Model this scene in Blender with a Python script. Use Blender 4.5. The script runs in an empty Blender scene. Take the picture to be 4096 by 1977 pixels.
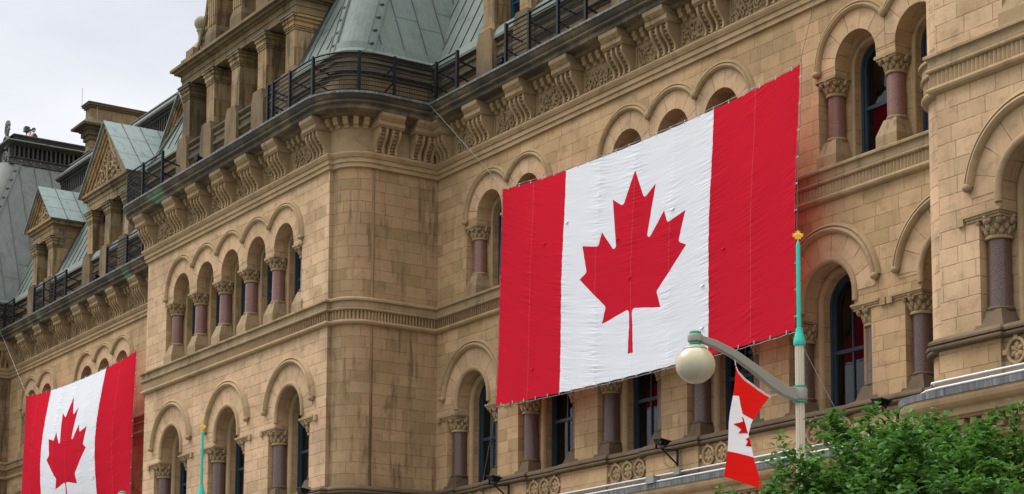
import bpy, bmesh, math, random
from mathutils import Vector, Matrix, geometry
R = math.radians
PI = math.pi
sc = bpy.context.scene
COL = sc.collection

# ------------------------------------------------------------------ camera
YAW, PIT, ROL = R(56.738), R(7.079), R(0.282)
CAM = Vector((0.0, -31.78, 1.6))
fw = Vector((-math.sin(YAW) * math.cos(PIT), math.cos(YAW) * math.cos(PIT), math.sin(PIT)))
rt = fw.cross(Vector((0, 0, 1))).normalized()
up = rt.cross(fw)
r2 = rt * math.cos(ROL) + up * math.sin(ROL)
u2 = -rt * math.sin(ROL) + up * math.cos(ROL)
cd = bpy.data.cameras.new('camera')
cam = bpy.data.objects.new('camera', cd)
COL.objects.link(cam)
m4 = Matrix((r2, u2, -fw)).transposed().to_4x4()
m4.translation = CAM
cam.matrix_world = m4
cd.sensor_width = 36.0
cd.lens = 7935.4 / 4096 * 36.0
cd.shift_y = (2057.1 - 988.5) / 4096
cd.clip_start = 0.5
cd.clip_end = 3000
sc.camera = cam

# ------------------------------------------------------------------ world, sun, exposure
SUN_AZ = R(236)      # where the soft sun stands: out over the street, to the left of the facade
SUN_EL = R(52)
w = bpy.data.worlds.new('World')
sc.world = w
w.use_nodes = True
nt = w.node_tree
for n in list(nt.nodes): nt.nodes.remove(n)
def N(nt, t, **kw):
    n = nt.nodes.new(t)
    for k, v in kw.items():
        if k.startswith('i_'):
            n.inputs[k[2:].replace('_', ' ')].default_value = v
        else:
            setattr(n, k, v)
    return n
out = N(nt, 'ShaderNodeOutputWorld')
bg_sky = N(nt, 'ShaderNodeBackground')
bg_cl = N(nt, 'ShaderNodeBackground')
sky = N(nt, 'ShaderNodeTexSky')
sky.sky_type = 'NISHITA'
sky.sun_disc = False
sky.sun_elevation = SUN_EL
sky.sun_rotation = SUN_AZ
bg_sky.inputs['Strength'].default_value = 0.06
nt.links.new(sky.outputs[0], bg_sky.inputs['Color'])
tc = N(nt, 'ShaderNodeTexCoord')
sep = N(nt, 'ShaderNodeSeparateXYZ')
nt.links.new(tc.outputs['Generated'], sep.inputs[0])
mp = N(nt, 'ShaderNodeMapping')
mp.inputs['Scale'].default_value = (1.0, 1.0, 3.2)
nt.links.new(tc.outputs['Generated'], mp.inputs['Vector'])
nz = N(nt, 'ShaderNodeTexNoise')
nz.inputs['Scale'].default_value = 3.6
nz.inputs['Detail'].default_value = 5.0
nz.inputs['Roughness'].default_value = 0.5
nt.links.new(mp.outputs[0], nz.inputs['Vector'])
rp = N(nt, 'ShaderNodeValToRGB')
rp.color_ramp.elements[0].position = 0.34
rp.color_ramp.elements[0].color = (0.515, 0.535, 0.58, 1)
rp.color_ramp.elements[1].position = 0.62
rp.color_ramp.elements[1].color = (0.675, 0.69, 0.715, 1)
nt.links.new(nz.outputs[0], rp.inputs[0])
nt.links.new(rp.outputs[0], bg_cl.inputs['Color'])
# an overcast sky is brighter overhead than at the horizon
mr = N(nt, 'ShaderNodeMapRange')
mr.inputs['From Min'].default_value = 0.38
mr.inputs['From Max'].default_value = 0.95
mr.inputs['To Min'].default_value = 0.97
mr.inputs['To Max'].default_value = 3.7
nt.links.new(sep.outputs['Z'], mr.inputs['Value'])
nt.links.new(mr.outputs[0], bg_cl.inputs['Strength'])
mxw = N(nt, 'ShaderNodeMixShader')
mxw.inputs[0].default_value = 0.93
nt.links.new(bg_sky.outputs[0], mxw.inputs[1])
nt.links.new(bg_cl.outputs[0], mxw.inputs[2])
nt.links.new(mxw.outputs[0], out.inputs['Surface'])

sl = bpy.data.lights.new('sun', 'SUN')
sl.energy = 1.5
sl.angle = R(28)
sl.color = (1.0, 0.955, 0.89)
so = bpy.data.objects.new('sun', sl)
COL.objects.link(so)
# direction towards the sun: azimuth clockwise from +Y
sdir = Vector((math.sin(SUN_AZ) * math.cos(SUN_EL), math.cos(SUN_AZ) * math.cos(SUN_EL), math.sin(SUN_EL)))
so.rotation_euler = sdir.to_track_quat('Z', 'Y').to_euler()
so.location = (-40, -20, 60)

sc.view_settings.view_transform = 'Standard'
sc.view_settings.look = 'None'
sc.view_settings.exposure = 0.63
sc.view_settings.gamma = 1.0
sc.view_settings.use_curve_mapping = False
sc.render.engine = 'CYCLES'
sc.cycles.max_bounces = 6
sc.cycles.transparent_max_bounces = 8

# ------------------------------------------------------------------ material helpers
class NT:
    def __init__(s, name):
        s.m = bpy.data.materials.new(name)
        s.m.use_nodes = True
        s.t = s.m.node_tree
        s.b = s.t.nodes['Principled BSDF']
        s.out = s.t.nodes['Material Output']
    def n(s, t, **kw): return N(s.t, t, **kw)
    def l(s, a, b): s.t.links.new(a, b)
    def put(s, sock, v):
        if hasattr(v, 'is_output'): s.l(v, sock)
        else: sock.default_value = v
    def math(s, op, a, b=0.0, c=0.0, clamp=False):
        n = s.n('ShaderNodeMath', operation=op, use_clamp=clamp)
        s.put(n.inputs[0], a); s.put(n.inputs[1], b); s.put(n.inputs[2], c)
        return n.outputs[0]
    def mix(s, f, a, b, mode='MIX'):
        n = s.n('ShaderNodeMix', data_type='RGBA', blend_type=mode)
        s.put(n.inputs[0], f); s.put(n.inputs[6], a); s.put(n.inputs[7], b)
        return n.outputs[2]
    def noise(s, vec, scale, detail=3.0, rough=0.55, dist=0.0):
        n = s.n('ShaderNodeTexNoise')
        s.l(vec, n.inputs['Vector'])
        n.inputs['Scale'].default_value = scale
        n.inputs['Detail'].default_value = detail
        n.inputs['Roughness'].default_value = rough
        n.inputs['Distortion'].default_value = dist
        return n.outputs[0]
    def mapping(s, vec, scale=(1, 1, 1), loc=(0, 0, 0)):
        n = s.n('ShaderNodeMapping')
        s.l(vec, n.inputs['Vector'])
        n.inputs['Scale'].default_value = scale
        n.inputs['Location'].default_value = loc
        return n.outputs[0]
    def ramp(s, f, stops, interp='LINEAR'):
        n = s.n('ShaderNodeValToRGB')
        s.l(f, n.inputs[0])
        cr = n.color_ramp
        cr.interpolation = interp
        while len(cr.elements) > 1: cr.elements.remove(cr.elements[0])
        for i, (p, c) in enumerate(stops):
            e = cr.elements[0] if i == 0 else cr.elements.new(p)
            e.position = p
            if not isinstance(c, (tuple, list)): c = (c, c, c)
            e.color = (*c[:3], 1)
        return n.outputs[0]
    def step(s, f, a, b):
        n = s.n('ShaderNodeMapRange')
        s.l(f, n.inputs['Value'])
        n.inputs['From Min'].default_value = a
        n.inputs['From Max'].default_value = b
        n.interpolation_type = 'SMOOTHSTEP'
        return n.outputs[0]
    def pos(s):
        return s.n('ShaderNodeNewGeometry').outputs['Position']
    def uv(s):
        return s.n('ShaderNodeTexCoord').outputs['UV']
    def bump(s, h, strength=0.4, dist=0.02, normal=None):
        n = s.n('ShaderNodeBump')
        n.inputs['Strength'].default_value = strength
        n.inputs['Distance'].default_value = dist
        s.l(h, n.inputs['Height'])
        if normal is not None: s.l(normal, n.inputs['Normal'])
        return n.outputs[0]
    def done(s, col=None, rough=None, nrm=None, metal=None, spec=None):
        if col is not None: s.put(s.b.inputs['Base Color'], col if hasattr(col, 'is_output') else (*col[:3], 1))
        if rough is not None: s.put(s.b.inputs['Roughness'], rough)
        if nrm is not None: s.l(nrm, s.b.inputs['Normal'])
        if metal is not None: s.put(s.b.inputs['Metallic'], metal)
        if spec is not None: s.put(s.b.inputs['Specular IOR Level'], spec)
        return s.m

def c4(*c): return (*c, 1.0)

def stone_common(k, col, p, soil, streak=0.5):
    """weathering that belongs to the stone: blotches, run-off streaks, soot"""
    big = k.noise(p, 0.55, 4, 0.6)
    col = k.mix(k.step(big, 0.38, 0.72), col, k.mix(0.42, col, c4(0.185, 0.128, 0.068)))
    mid = k.noise(k.mapping(p, (1, 1, 1.6)), 2.3, 4, 0.6)
    col = k.mix(k.math('MULTIPLY', k.step(mid, 0.50, 0.74), 0.45), col, c4(0.16, 0.11, 0.058))
    strv = k.noise(k.mapping(p, (2.2, 2.2, 0.22)), 1.6, 4, 0.6)
    col = k.mix(k.math('MULTIPLY', k.step(strv, 0.52, 0.72), 0.32 * streak), col, c4(0.085, 0.062, 0.038))
    fine = k.noise(p, 26, 3, 0.6)
    col = k.mix(0.55, col, k.mix(fine, c4(0.34, 0.33, 0.31), c4(0.68, 0.68, 0.69)), 'OVERLAY')
    if soil > 0:
        d = k.math('ADD', k.math('MULTIPLY', k.noise(k.mapping(p, (1.3, 1.3, 0.42)), 1.1, 6, 0.68, 0.2), 0.6), k.math('MULTIPLY', k.noise(k.mapping(p, (7, 7, 0.55)), 1.0, 4, 0.6), 0.4))
        lo = 0.595 - 0.135 * soil
        col = k.mix(k.math('MULTIPLY', k.step(d, lo, lo + 0.15), min(0.88, 0.30 + 0.52 * soil)), col, c4(0.050, 0.038, 0.024))
    return col, fine

def ashlar(name, pal, soil=0.0, h=0.3575, w_=0.78, joint=(0.11, 0.055, 0.038), jw=0.011, vary=1.0, jmix=0.75, phase=0.0):
    k = NT(name)
    uv = k.uv()
    sp = k.n('ShaderNodeSeparateXYZ'); k.l(uv, sp.inputs[0])
    u, v = sp.outputs[0], sp.outputs[1]
    vs = k.math('DIVIDE', k.math('SUBTRACT', v, 10.31 + phase), h)
    row = k.math('FLOOR', vs)
    wn = k.n('ShaderNodeTexWhiteNoise', noise_dimensions='1D'); k.l(row, wn.inputs['W'])
    # each row has its own shift and its own block length
    wrow = k.math('MULTIPLY_ADD', wn.outputs[0], 0.35 * w_, 0.82 * w_)
    us = k.math('ADD', k.math('DIVIDE', u, wrow), k.math('MULTIPLY', wn.outputs[0], 17.3))
    colid = k.math('FLOOR', us)
    # pull each joint a little off its place
    fu = k.math('FRACT', us); fv = k.math('FRACT', vs)
    cmb = k.n('ShaderNodeCombineXYZ'); k.l(colid, cmb.inputs[0]); k.l(row, cmb.inputs[1])
    wb = k.n('ShaderNodeTexWhiteNoise', noise_dimensions='3D'); k.l(cmb.outputs[0], wb.inputs['Vector'])
    rnd = wb.outputs[0]
    du = k.math('MULTIPLY', k.math('MINIMUM', fu, k.math('SUBTRACT', 1.0, fu)), wrow)
    dv = k.math('MULTIPLY', k.math('MINIMUM', fv, k.math('SUBTRACT', 1.0, fv)), h)
    d = k.math('MINIMUM', du, dv)
    jm = k.math('SUBTRACT', 1.0, k.step(d, jw * 0.45, jw * 1.25))
    p = k.pos()
    base = k.ramp(rnd, [(0.0, pal[0]), (0.25, pal[1]), (0.5, pal[2]), (0.75, pal[3]), (1.0, pal[4])])
    base = k.mix(1.0 - vary, base, c4(*pal[2]))
    base = k.mix(k.math('MULTIPLY', k.step(wb.outputs[0], 0.86, 0.90), 0.28 * vary), base, c4(pal[2][0] * 0.62, pal[2][1] * 0.62, pal[2][2] * 0.62))
    col, fine = stone_common(k, base, p, soil)
    # vertical tooling of the dressed faces
    tool = k.noise(k.mapping(p, (24, 24, 1.4)), 1.0, 2, 0.5)
    col = k.mix(0.22, col, k.mix(tool, c4(0.36, 0.36, 0.36), c4(0.64, 0.64, 0.64)), 'OVERLAY')
    jn = k.noise(p, 3.0, 2)
    col = k.mix(k.math('MULTIPLY', k.math('MULTIPLY', jm, k.step(jn, 0.25, 0.55)), jmix), col, c4(*joint))
    hgt = k.math('ADD', k.math('MULTIPLY', jm, -1.0), k.math('MULTIPLY', k.math('ADD', fine, tool), 0.22))
    return k.done(col, 0.9, k.bump(hgt, 0.55, 0.012), spec=0.25)

def trim(name, c1, c2, soil=0.0, streak=0.5, bumpd=0.012):
    k = NT(name)
    p = k.pos()
    n = k.noise(p, 0.9, 3, 0.6)
    base = k.mix(k.step(n, 0.3, 0.7), c4(*c1), c4(*c2))
    col, fine = stone_common(k, base, p, soil, streak)
    n2 = k.noise(p, 9, 3)
    return k.done(col, 0.92, k.bump(k.math('ADD', fine, n2), 0.35, bumpd), spec=0.22)

PAL = [(0.355, 0.230, 0.118), (0.495, 0.328, 0.179), (0.437, 0.285, 0.149), (0.469, 0.294, 0.165), (0.396, 0.269, 0.130)]
PALB = [(0.446, 0.297, 0.171), (0.564, 0.383, 0.235), (0.510, 0.339, 0.197), (0.540, 0.342, 0.213), (0.470, 0.324, 0.184)]
M = {}
M['wall'] = ashlar('sandstone_ashlar', PAL, 0.38, jmix=0.5)
M['wall_light'] = ashlar('sandstone_ashlar_clean', PALB, 0.12, jmix=0.62)
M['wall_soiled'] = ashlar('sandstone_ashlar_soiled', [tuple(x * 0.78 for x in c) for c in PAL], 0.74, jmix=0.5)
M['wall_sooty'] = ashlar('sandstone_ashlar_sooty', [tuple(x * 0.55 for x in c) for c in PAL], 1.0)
M['vouss'] = ashlar('sandstone_voussoirs', PALB, 0.05, h=50.0, w_=0.46, phase=-25.0, vary=0.7)
M['trim'] = trim('sandstone_trim', (0.345, 0.237, 0.13), (0.385, 0.262, 0.15), 0.15)
M['trim_carved'] = trim('sandstone_carved', (0.36, 0.256, 0.148), (0.295, 0.207, 0.115), 0.15, 0.2)
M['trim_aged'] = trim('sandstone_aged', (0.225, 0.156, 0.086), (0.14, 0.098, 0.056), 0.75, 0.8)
M['trim_stained'] = trim('sandstone_stained', (0.345, 0.242, 0.137), (0.29, 0.205, 0.118), 0.55, 0.8)
M['trim_dark'] = trim('sandstone_sooty', (0.105, 0.076, 0.046), (0.06, 0.047, 0.032), 0.75, 0.8)
M['trim_brown'] = trim('brown_sill_stone', (0.125, 0.086, 0.055), (0.08, 0.057, 0.039), 0.45, 0.6)
M['parapet'] = ashlar('parapet_stone', [(0.08, 0.058, 0.034), (0.20, 0.135, 0.06), (0.12, 0.085, 0.045), (0.27, 0.175, 0.065), (0.07, 0.052, 0.034)], 0.62, h=0.5, w_=1.1, phase=0.1)
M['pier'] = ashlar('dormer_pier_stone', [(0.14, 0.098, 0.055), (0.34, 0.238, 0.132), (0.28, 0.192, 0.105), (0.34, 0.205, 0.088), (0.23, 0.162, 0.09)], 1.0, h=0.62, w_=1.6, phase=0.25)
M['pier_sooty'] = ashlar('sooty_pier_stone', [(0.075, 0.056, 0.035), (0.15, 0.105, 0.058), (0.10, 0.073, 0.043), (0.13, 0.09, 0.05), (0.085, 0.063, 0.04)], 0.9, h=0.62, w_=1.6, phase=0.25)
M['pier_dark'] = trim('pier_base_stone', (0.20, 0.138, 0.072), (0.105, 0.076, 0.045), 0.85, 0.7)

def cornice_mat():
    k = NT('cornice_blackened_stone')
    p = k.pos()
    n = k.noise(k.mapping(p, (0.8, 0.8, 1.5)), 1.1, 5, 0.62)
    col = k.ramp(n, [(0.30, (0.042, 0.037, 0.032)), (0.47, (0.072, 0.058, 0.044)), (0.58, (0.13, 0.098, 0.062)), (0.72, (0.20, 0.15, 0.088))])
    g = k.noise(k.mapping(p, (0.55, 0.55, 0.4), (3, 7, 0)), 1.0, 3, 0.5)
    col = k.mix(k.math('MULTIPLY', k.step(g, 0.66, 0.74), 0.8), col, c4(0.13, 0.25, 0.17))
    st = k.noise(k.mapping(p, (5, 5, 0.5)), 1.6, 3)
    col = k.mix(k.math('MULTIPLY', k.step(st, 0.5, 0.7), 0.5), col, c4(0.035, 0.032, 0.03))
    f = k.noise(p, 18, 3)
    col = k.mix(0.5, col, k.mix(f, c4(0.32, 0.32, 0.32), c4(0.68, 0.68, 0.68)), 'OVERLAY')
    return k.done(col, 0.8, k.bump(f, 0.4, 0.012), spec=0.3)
M['cornice'] = cornice_mat()

def lead_mat():
    k = NT('lead_flashing')
    p = k.pos()
    n = k.noise(k.mapping(p, (9, 9, 0.8)), 1.4, 4, 0.65)
    col = k.ramp(n, [(0.30, (0.05, 0.05, 0.053)), (0.5, (0.11, 0.112, 0.115)), (0.62, (0.19, 0.19, 0.19)), (0.8, (0.07, 0.07, 0.072))])
    return k.done(col, 0.55, k.bump(n, 0.2, 0.01), metal=0.25)
M['lead'] = lead_mat()

def granite(name, cols, spk):
    k = NT(name)
    p = k.pos()
    n = k.noise(p, 70, 2, 0.6)
    b = k.noise(p, 0.45, 2)
    col = k.ramp(n, [(0.34, cols[0]), (0.48, cols[1]), (0.58, cols[2]), (0.72, spk)])
    col = k.mix(k.step(b, 0.42, 0.62), col, k.mix(0.5, col, c4(*[x * 0.72 for x in cols[1]])))
    return k.done(col, k.ramp(n, [(0.3, 0.22), (0.7, 0.40)]), spec=0.5)
M['granite'] = granite('polished_red_granite', ((0.13, 0.058, 0.046), (0.20, 0.092, 0.073), (0.245, 0.125, 0.10)), (0.32, 0.20, 0.17))
M['granite_dark'] = granite('purple_brown_granite', ((0.060, 0.034, 0.029), (0.112, 0.064, 0.055), (0.148, 0.09, 0.079)), (0.27, 0.20, 0.18))

def copper(name, a, b, c):
    k = NT(name)
    p = k.pos()
    n = k.noise(p, 0.5, 5, 0.62)
    col = k.ramp(n, [(0.3, a), (0.5, b), (0.7, c)])
    st = k.noise(k.mapping(p, (4, 4, 0.35)), 1.7, 4, 0.6)
    col = k.mix(k.math('MULTIPLY', k.step(st, 0.45, 0.75), 0.25), col, c4(0.19, 0.225, 0.20))
    st2 = k.noise(k.mapping(p, (3, 3, 0.2), (5, 1, 2)), 1.3, 3, 0.6)
    col = k.mix(k.math('MULTIPLY', k.step(st2, 0.52, 0.72), 0.5), col, c4(0.06, 0.064, 0.058))
    f = k.noise(p, 14, 3)
    col = k.mix(0.35, col, k.mix(f, c4(0.35, 0.35, 0.35), c4(0.65, 0.65, 0.65)), 'OVERLAY')
    return k.done(col, 0.68, k.bump(k.noise(p, 1.2, 2), 0.25, 0.05), metal=0.0, spec=0.25)
M['copper'] = copper('weathered_copper', (0.086, 0.104, 0.088), (0.102, 0.124, 0.105), (0.116, 0.145, 0.122))
M['copper_light'] = copper('pale_green_copper', (0.155, 0.192, 0.176), (0.188, 0.228, 0.208), (0.165, 0.204, 0.187))
M['copper_brown'] = copper('brown_copper', (0.036, 0.031, 0.028), (0.050, 0.043, 0.038), (0.068, 0.060, 0.053))
M['copper_grey'] = copper('grey_copper', (0.105, 0.105, 0.095), (0.125, 0.127, 0.115), (0.145, 0.15, 0.137))

def plain(name, col, rough=0.5, metal=0.0, var=0.15, spec=0.5, scale=6):
    k = NT(name)
    p = k.pos()
    f = k.noise(p, scale, 4, 0.6)
    cc = k.mix(f, c4(*[x * (1 - var) for x in col]), c4(*[min(1, x * (1 + var)) for x in col]))
    return k.done(cc, rough, metal=metal, spec=spec)
M['seam'] = plain('dark_seam', (0.045, 0.05, 0.05), 0.6)
M['iron'] = plain('black_painted_iron', (0.006, 0.0065, 0.009), 0.55, 0.0, 0.3, spec=0.25)
M['frame'] = plain('blue_black_window_paint', (0.022, 0.042, 0.062), 0.4, 0.0, 0.25)
M['room'] = plain('dark_room', (0.008, 0.008, 0.009), 0.9)
M['blind'] = plain('pale_green_blind', (0.26, 0.31, 0.28), 0.8)
M['pipe'] = plain('white_conduit', (0.62, 0.62, 0.63), 0.4, 0.0, 0.08)
M['greybox'] = plain('grey_junction_box', (0.22, 0.22, 0.20), 0.6)
M['rope'] = plain('steel_wire', (0.20, 0.20, 0.20), 0.4, 0.6)
M['clip'] = plain('steel_clip', (0.5, 0.5, 0.5), 0.35, 0.7)
M['lampbeige'] = plain('beige_lamp_paint', (0.52, 0.45, 0.335), 0.45, 0, 0.08)
M['lampgrey'] = plain('warm_grey_cast_metal', (0.265, 0.245, 0.205), 0.5, 0.0, 0.06, scale=20)
M['teal'] = plain('teal_green_paint', (0.012, 0.42, 0.30), 0.35, 0, 0.06)
M['green'] = plain('green_paint', (0.010, 0.27, 0.135), 0.35, 0, 0.06)
M['gold'] = plain('gold_leaf_paint', (0.80, 0.46, 0.03), 0.35, 0.25, 0.1)
M['bark'] = plain('grey_brown_bark', (0.075, 0.055, 0.04), 0.9, 0, 0.4, scale=14)
M['skin'] = plain('skin', (0.50, 0.29, 0.21), 0.6, 0, 0.06)
M['darkcloth'] = plain('dark_clothing', (0.02, 0.02, 0.025), 0.9)
M['camera_black'] = plain('black_plastic', (0.015, 0.015, 0.015), 0.4)
M['camera_tan'] = plain('tan_cover', (0.30, 0.22, 0.10), 0.8)
M['ballstone'] = trim('pale_finial_stone', (0.36, 0.335, 0.26), (0.30, 0.275, 0.21), 0.0, 0.3)
M['white_paint'] = plain('road_white_paint', (0.75, 0.75, 0.74), 0.7)

def asphalt():
    k = NT('asphalt'); p = k.pos()
    n = k.noise(p, 60, 3); b = k.noise(p, 0.4, 4)
    col = k.mix(n, c4(0.035, 0.035, 0.036), c4(0.075, 0.075, 0.074))
    col = k.mix(k.math('MULTIPLY', b, 0.4), col, c4(0.09, 0.088, 0.084))
    return k.done(col, 0.85, k.bump(n, 0.3, 0.01))
M['asphalt'] = asphalt()
M['paving'] = ashlar('concrete_paving', [(0.30, 0.29, 0.27), (0.33, 0.32, 0.30), (0.31, 0.30, 0.28), (0.34, 0.33, 0.30), (0.29, 0.28, 0.265)], 0.0, h=0.6, w_=0.6, joint=(0.12, 0.12, 0.11))
M['grass'] = plain('ground_cover', (0.06, 0.09, 0.03), 0.9, 0, 0.4)

def glass():
    k = NT('window_glass')
    k.t.nodes.remove(k.b)
    tr = k.n('ShaderNodeBsdfTransparent'); tr.inputs[0].default_value = (0.80, 0.83, 0.83, 1)
    gl = k.n('ShaderNodeBsdfGlossy'); gl.inputs['Roughness'].default_value = 0.015
    gl.inputs[0].default_value = (0.9, 0.93, 0.97, 1)
    p = k.pos()
    wv = k.noise(p, 1.1, 2)
    bn = k.bump(wv, 0.05, 0.05)
    k.l(bn, gl.inputs['Normal'])
    fr = k.n('ShaderNodeFresnel'); fr.inputs['IOR'].default_value = 1.6
    mx = k.n('ShaderNodeMixShader')
    k.l(fr.outputs[0], mx.inputs[0]); k.l(tr.outputs[0], mx.inputs[1]); k.l(gl.outputs[0], mx.inputs[2])
    k.l(mx.outputs[0], k.out.inputs['Surface'])
    return k.m
M['glass'] = glass()

def cloth(name, col, trans, seam=None, uvseam=True):
    k = NT(name)
    uv = k.uv()
    sp0 = k.n('ShaderNodeSeparateXYZ'); k.l(uv, sp0.inputs[0])
    U, V = sp0.outputs[0], sp0.outputs[1]
    vs = V
    if uvseam:
        vs = k.math('ADD', V, k.math('SUBTRACT', k.math('MULTIPLY', U, 0.40), k.math('MULTIPLY', k.math('MULTIPLY', U, U), 0.026)))
    cb = k.n('ShaderNodeCombineXYZ'); k.l(U, cb.inputs[0]); k.l(vs, cb.inputs[1])
    q = cb.outputs[0]
    wr = k.noise(k.mapping(q, (0.55, 3.0, 1.0)), 1.3, 3, 0.5, 0.5)
    wr2 = k.noise(k.mapping(q, (0.8, 7.0, 1.0), (4, 2, 0)), 1.7, 2, 0.5, 0.4)
    weave = k.noise(uv, 60, 2)
    h = k.math('ADD', k.math('MULTIPLY', wr, 0.6), k.math('MULTIPLY', wr2, 0.55))
    if uvseam:
        f0 = k.math('FRACT', k.math('DIVIDE', U, 13.06 / 8))
        g0 = k.math('POWER', k.math('ABSOLUTE', k.math('MULTIPLY_ADD', f0, 2.0, -1.0)), 2.0)
        pm = k.noise(k.mapping(uv, (0.35, 0.25, 1.0)), 1.0, 2)
        h = k.math('MULTIPLY', h, k.math('MULTIPLY', k.math('MULTIPLY_ADD', g0, 1.1, 0.25), k.math('MULTIPLY_ADD', k.step(pm, 0.35, 0.65), 0.9, 0.25)))
    nrm = k.bump(h, 0.58, 0.10)
    c = k.mix(k.math('MULTIPLY', weave, 0.12), c4(*col), c4(*[x * 0.8 for x in col]))
    if seam and uvseam:
        sp = k.n('ShaderNodeSeparateXYZ'); k.l(uv, sp.inputs[0])
        f = k.math('FRACT', k.math('DIVIDE', sp.outputs[0], 13.06 / 8))
        dd = k.math('MINIMUM', f, k.math('SUBTRACT', 1.0, f))
        msk = k.math('SUBTRACT', 1.0, k.step(dd, 0.004, 0.011))
        c = k.mix(k.math('MULTIPLY', msk, 0.5), c, c4(*seam))
    df = k.n('ShaderNodeBsdfDiffuse'); df.inputs['Roughness'].default_value = 0.6
    k.l(c, df.inputs[0]); k.l(nrm, df.inputs['Normal'])
    tl = k.n('ShaderNodeBsdfTranslucent'); k.l(c, tl.inputs[0]); k.l(nrm, tl.inputs['Normal'])
    mx = k.n('ShaderNodeMixShader'); mx.inputs[0].default_value = trans
    k.t.nodes.remove(k.b)
    k.l(df.outputs[0], mx.inputs[1]); k.l(tl.outputs[0], mx.inputs[2])
    k.l(mx.outputs[0], k.out.inputs['Surface'])
    return k.m
M['flagred'] = cloth('red_flag_cloth', (0.80, 0.026, 0.055), 0.36, (0.72, 0.16, 0.18))
M['flagwhite'] = cloth('white_flag_cloth', (0.87, 0.88, 0.93), 0.18, (0.95, 0.95, 0.97))
M['silkred'] = cloth('bright_red_nylon', (0.72, 0.016, 0.012), 0.35, None, False)
M['silkwhite'] = cloth('white_nylon', (0.80, 0.78, 0.80), 0.35, None, False)

def leafmat():
    k = NT('green_leaves')
    oi = k.n('ShaderNodeNewGeometry').outputs['Random Per Island']
    c = k.ramp(oi, [(0.0, (0.026, 0.072, 0.012)), (0.35, (0.044, 0.115, 0.018)), (0.7, (0.068, 0.16, 0.024)), (1.0, (0.115, 0.23, 0.040))])
    df = k.b
    k.put(df.inputs['Base Color'], c)
    df.inputs['Roughness'].default_value = 0.55; df.inputs['Specular IOR Level'].default_value = 0.35
    tl = k.n('ShaderNodeBsdfTranslucent')
    k.l(k.mix(0.5, c, c4(0.10, 0.24, 0.03)), tl.inputs[0])
    mx = k.n('ShaderNodeMixShader'); mx.inputs[0].default_value = 0.35
    k.l(df.outputs[0], mx.inputs[1]); k.l(tl.outputs[0], mx.inputs[2])
    k.l(mx.outputs[0], k.out.inputs['Surface'])
    return k.m
M['leaf'] = leafmat()

def globemat():
    k = NT('aged_globe_acrylic')
    p = k.n('ShaderNodeTexCoord').outputs['Object']
    sp = k.n('ShaderNodeSeparateXYZ'); k.l(p, sp.inputs[0])
    n = k.noise(k.mapping(p, (1.5, 1.5, 6)), 2.0, 3)
    zz = k.math('ADD', sp.outputs[2], k.math('MULTIPLY', n, 0.16))
    c = k.ramp(k.step(zz, -0.2, 0.32), [(0.0, (0.40, 0.345, 0.27)), (0.4, (0.46, 0.40, 0.29)), (0.75, (0.47, 0.40, 0.24)), (1.0, (0.40, 0.34, 0.21))])
    k.b.inputs['Subsurface Weight'].default_value = 0.0
    return k.done(c, 0.22, spec=0.5)
M['globe'] = globemat()

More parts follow.
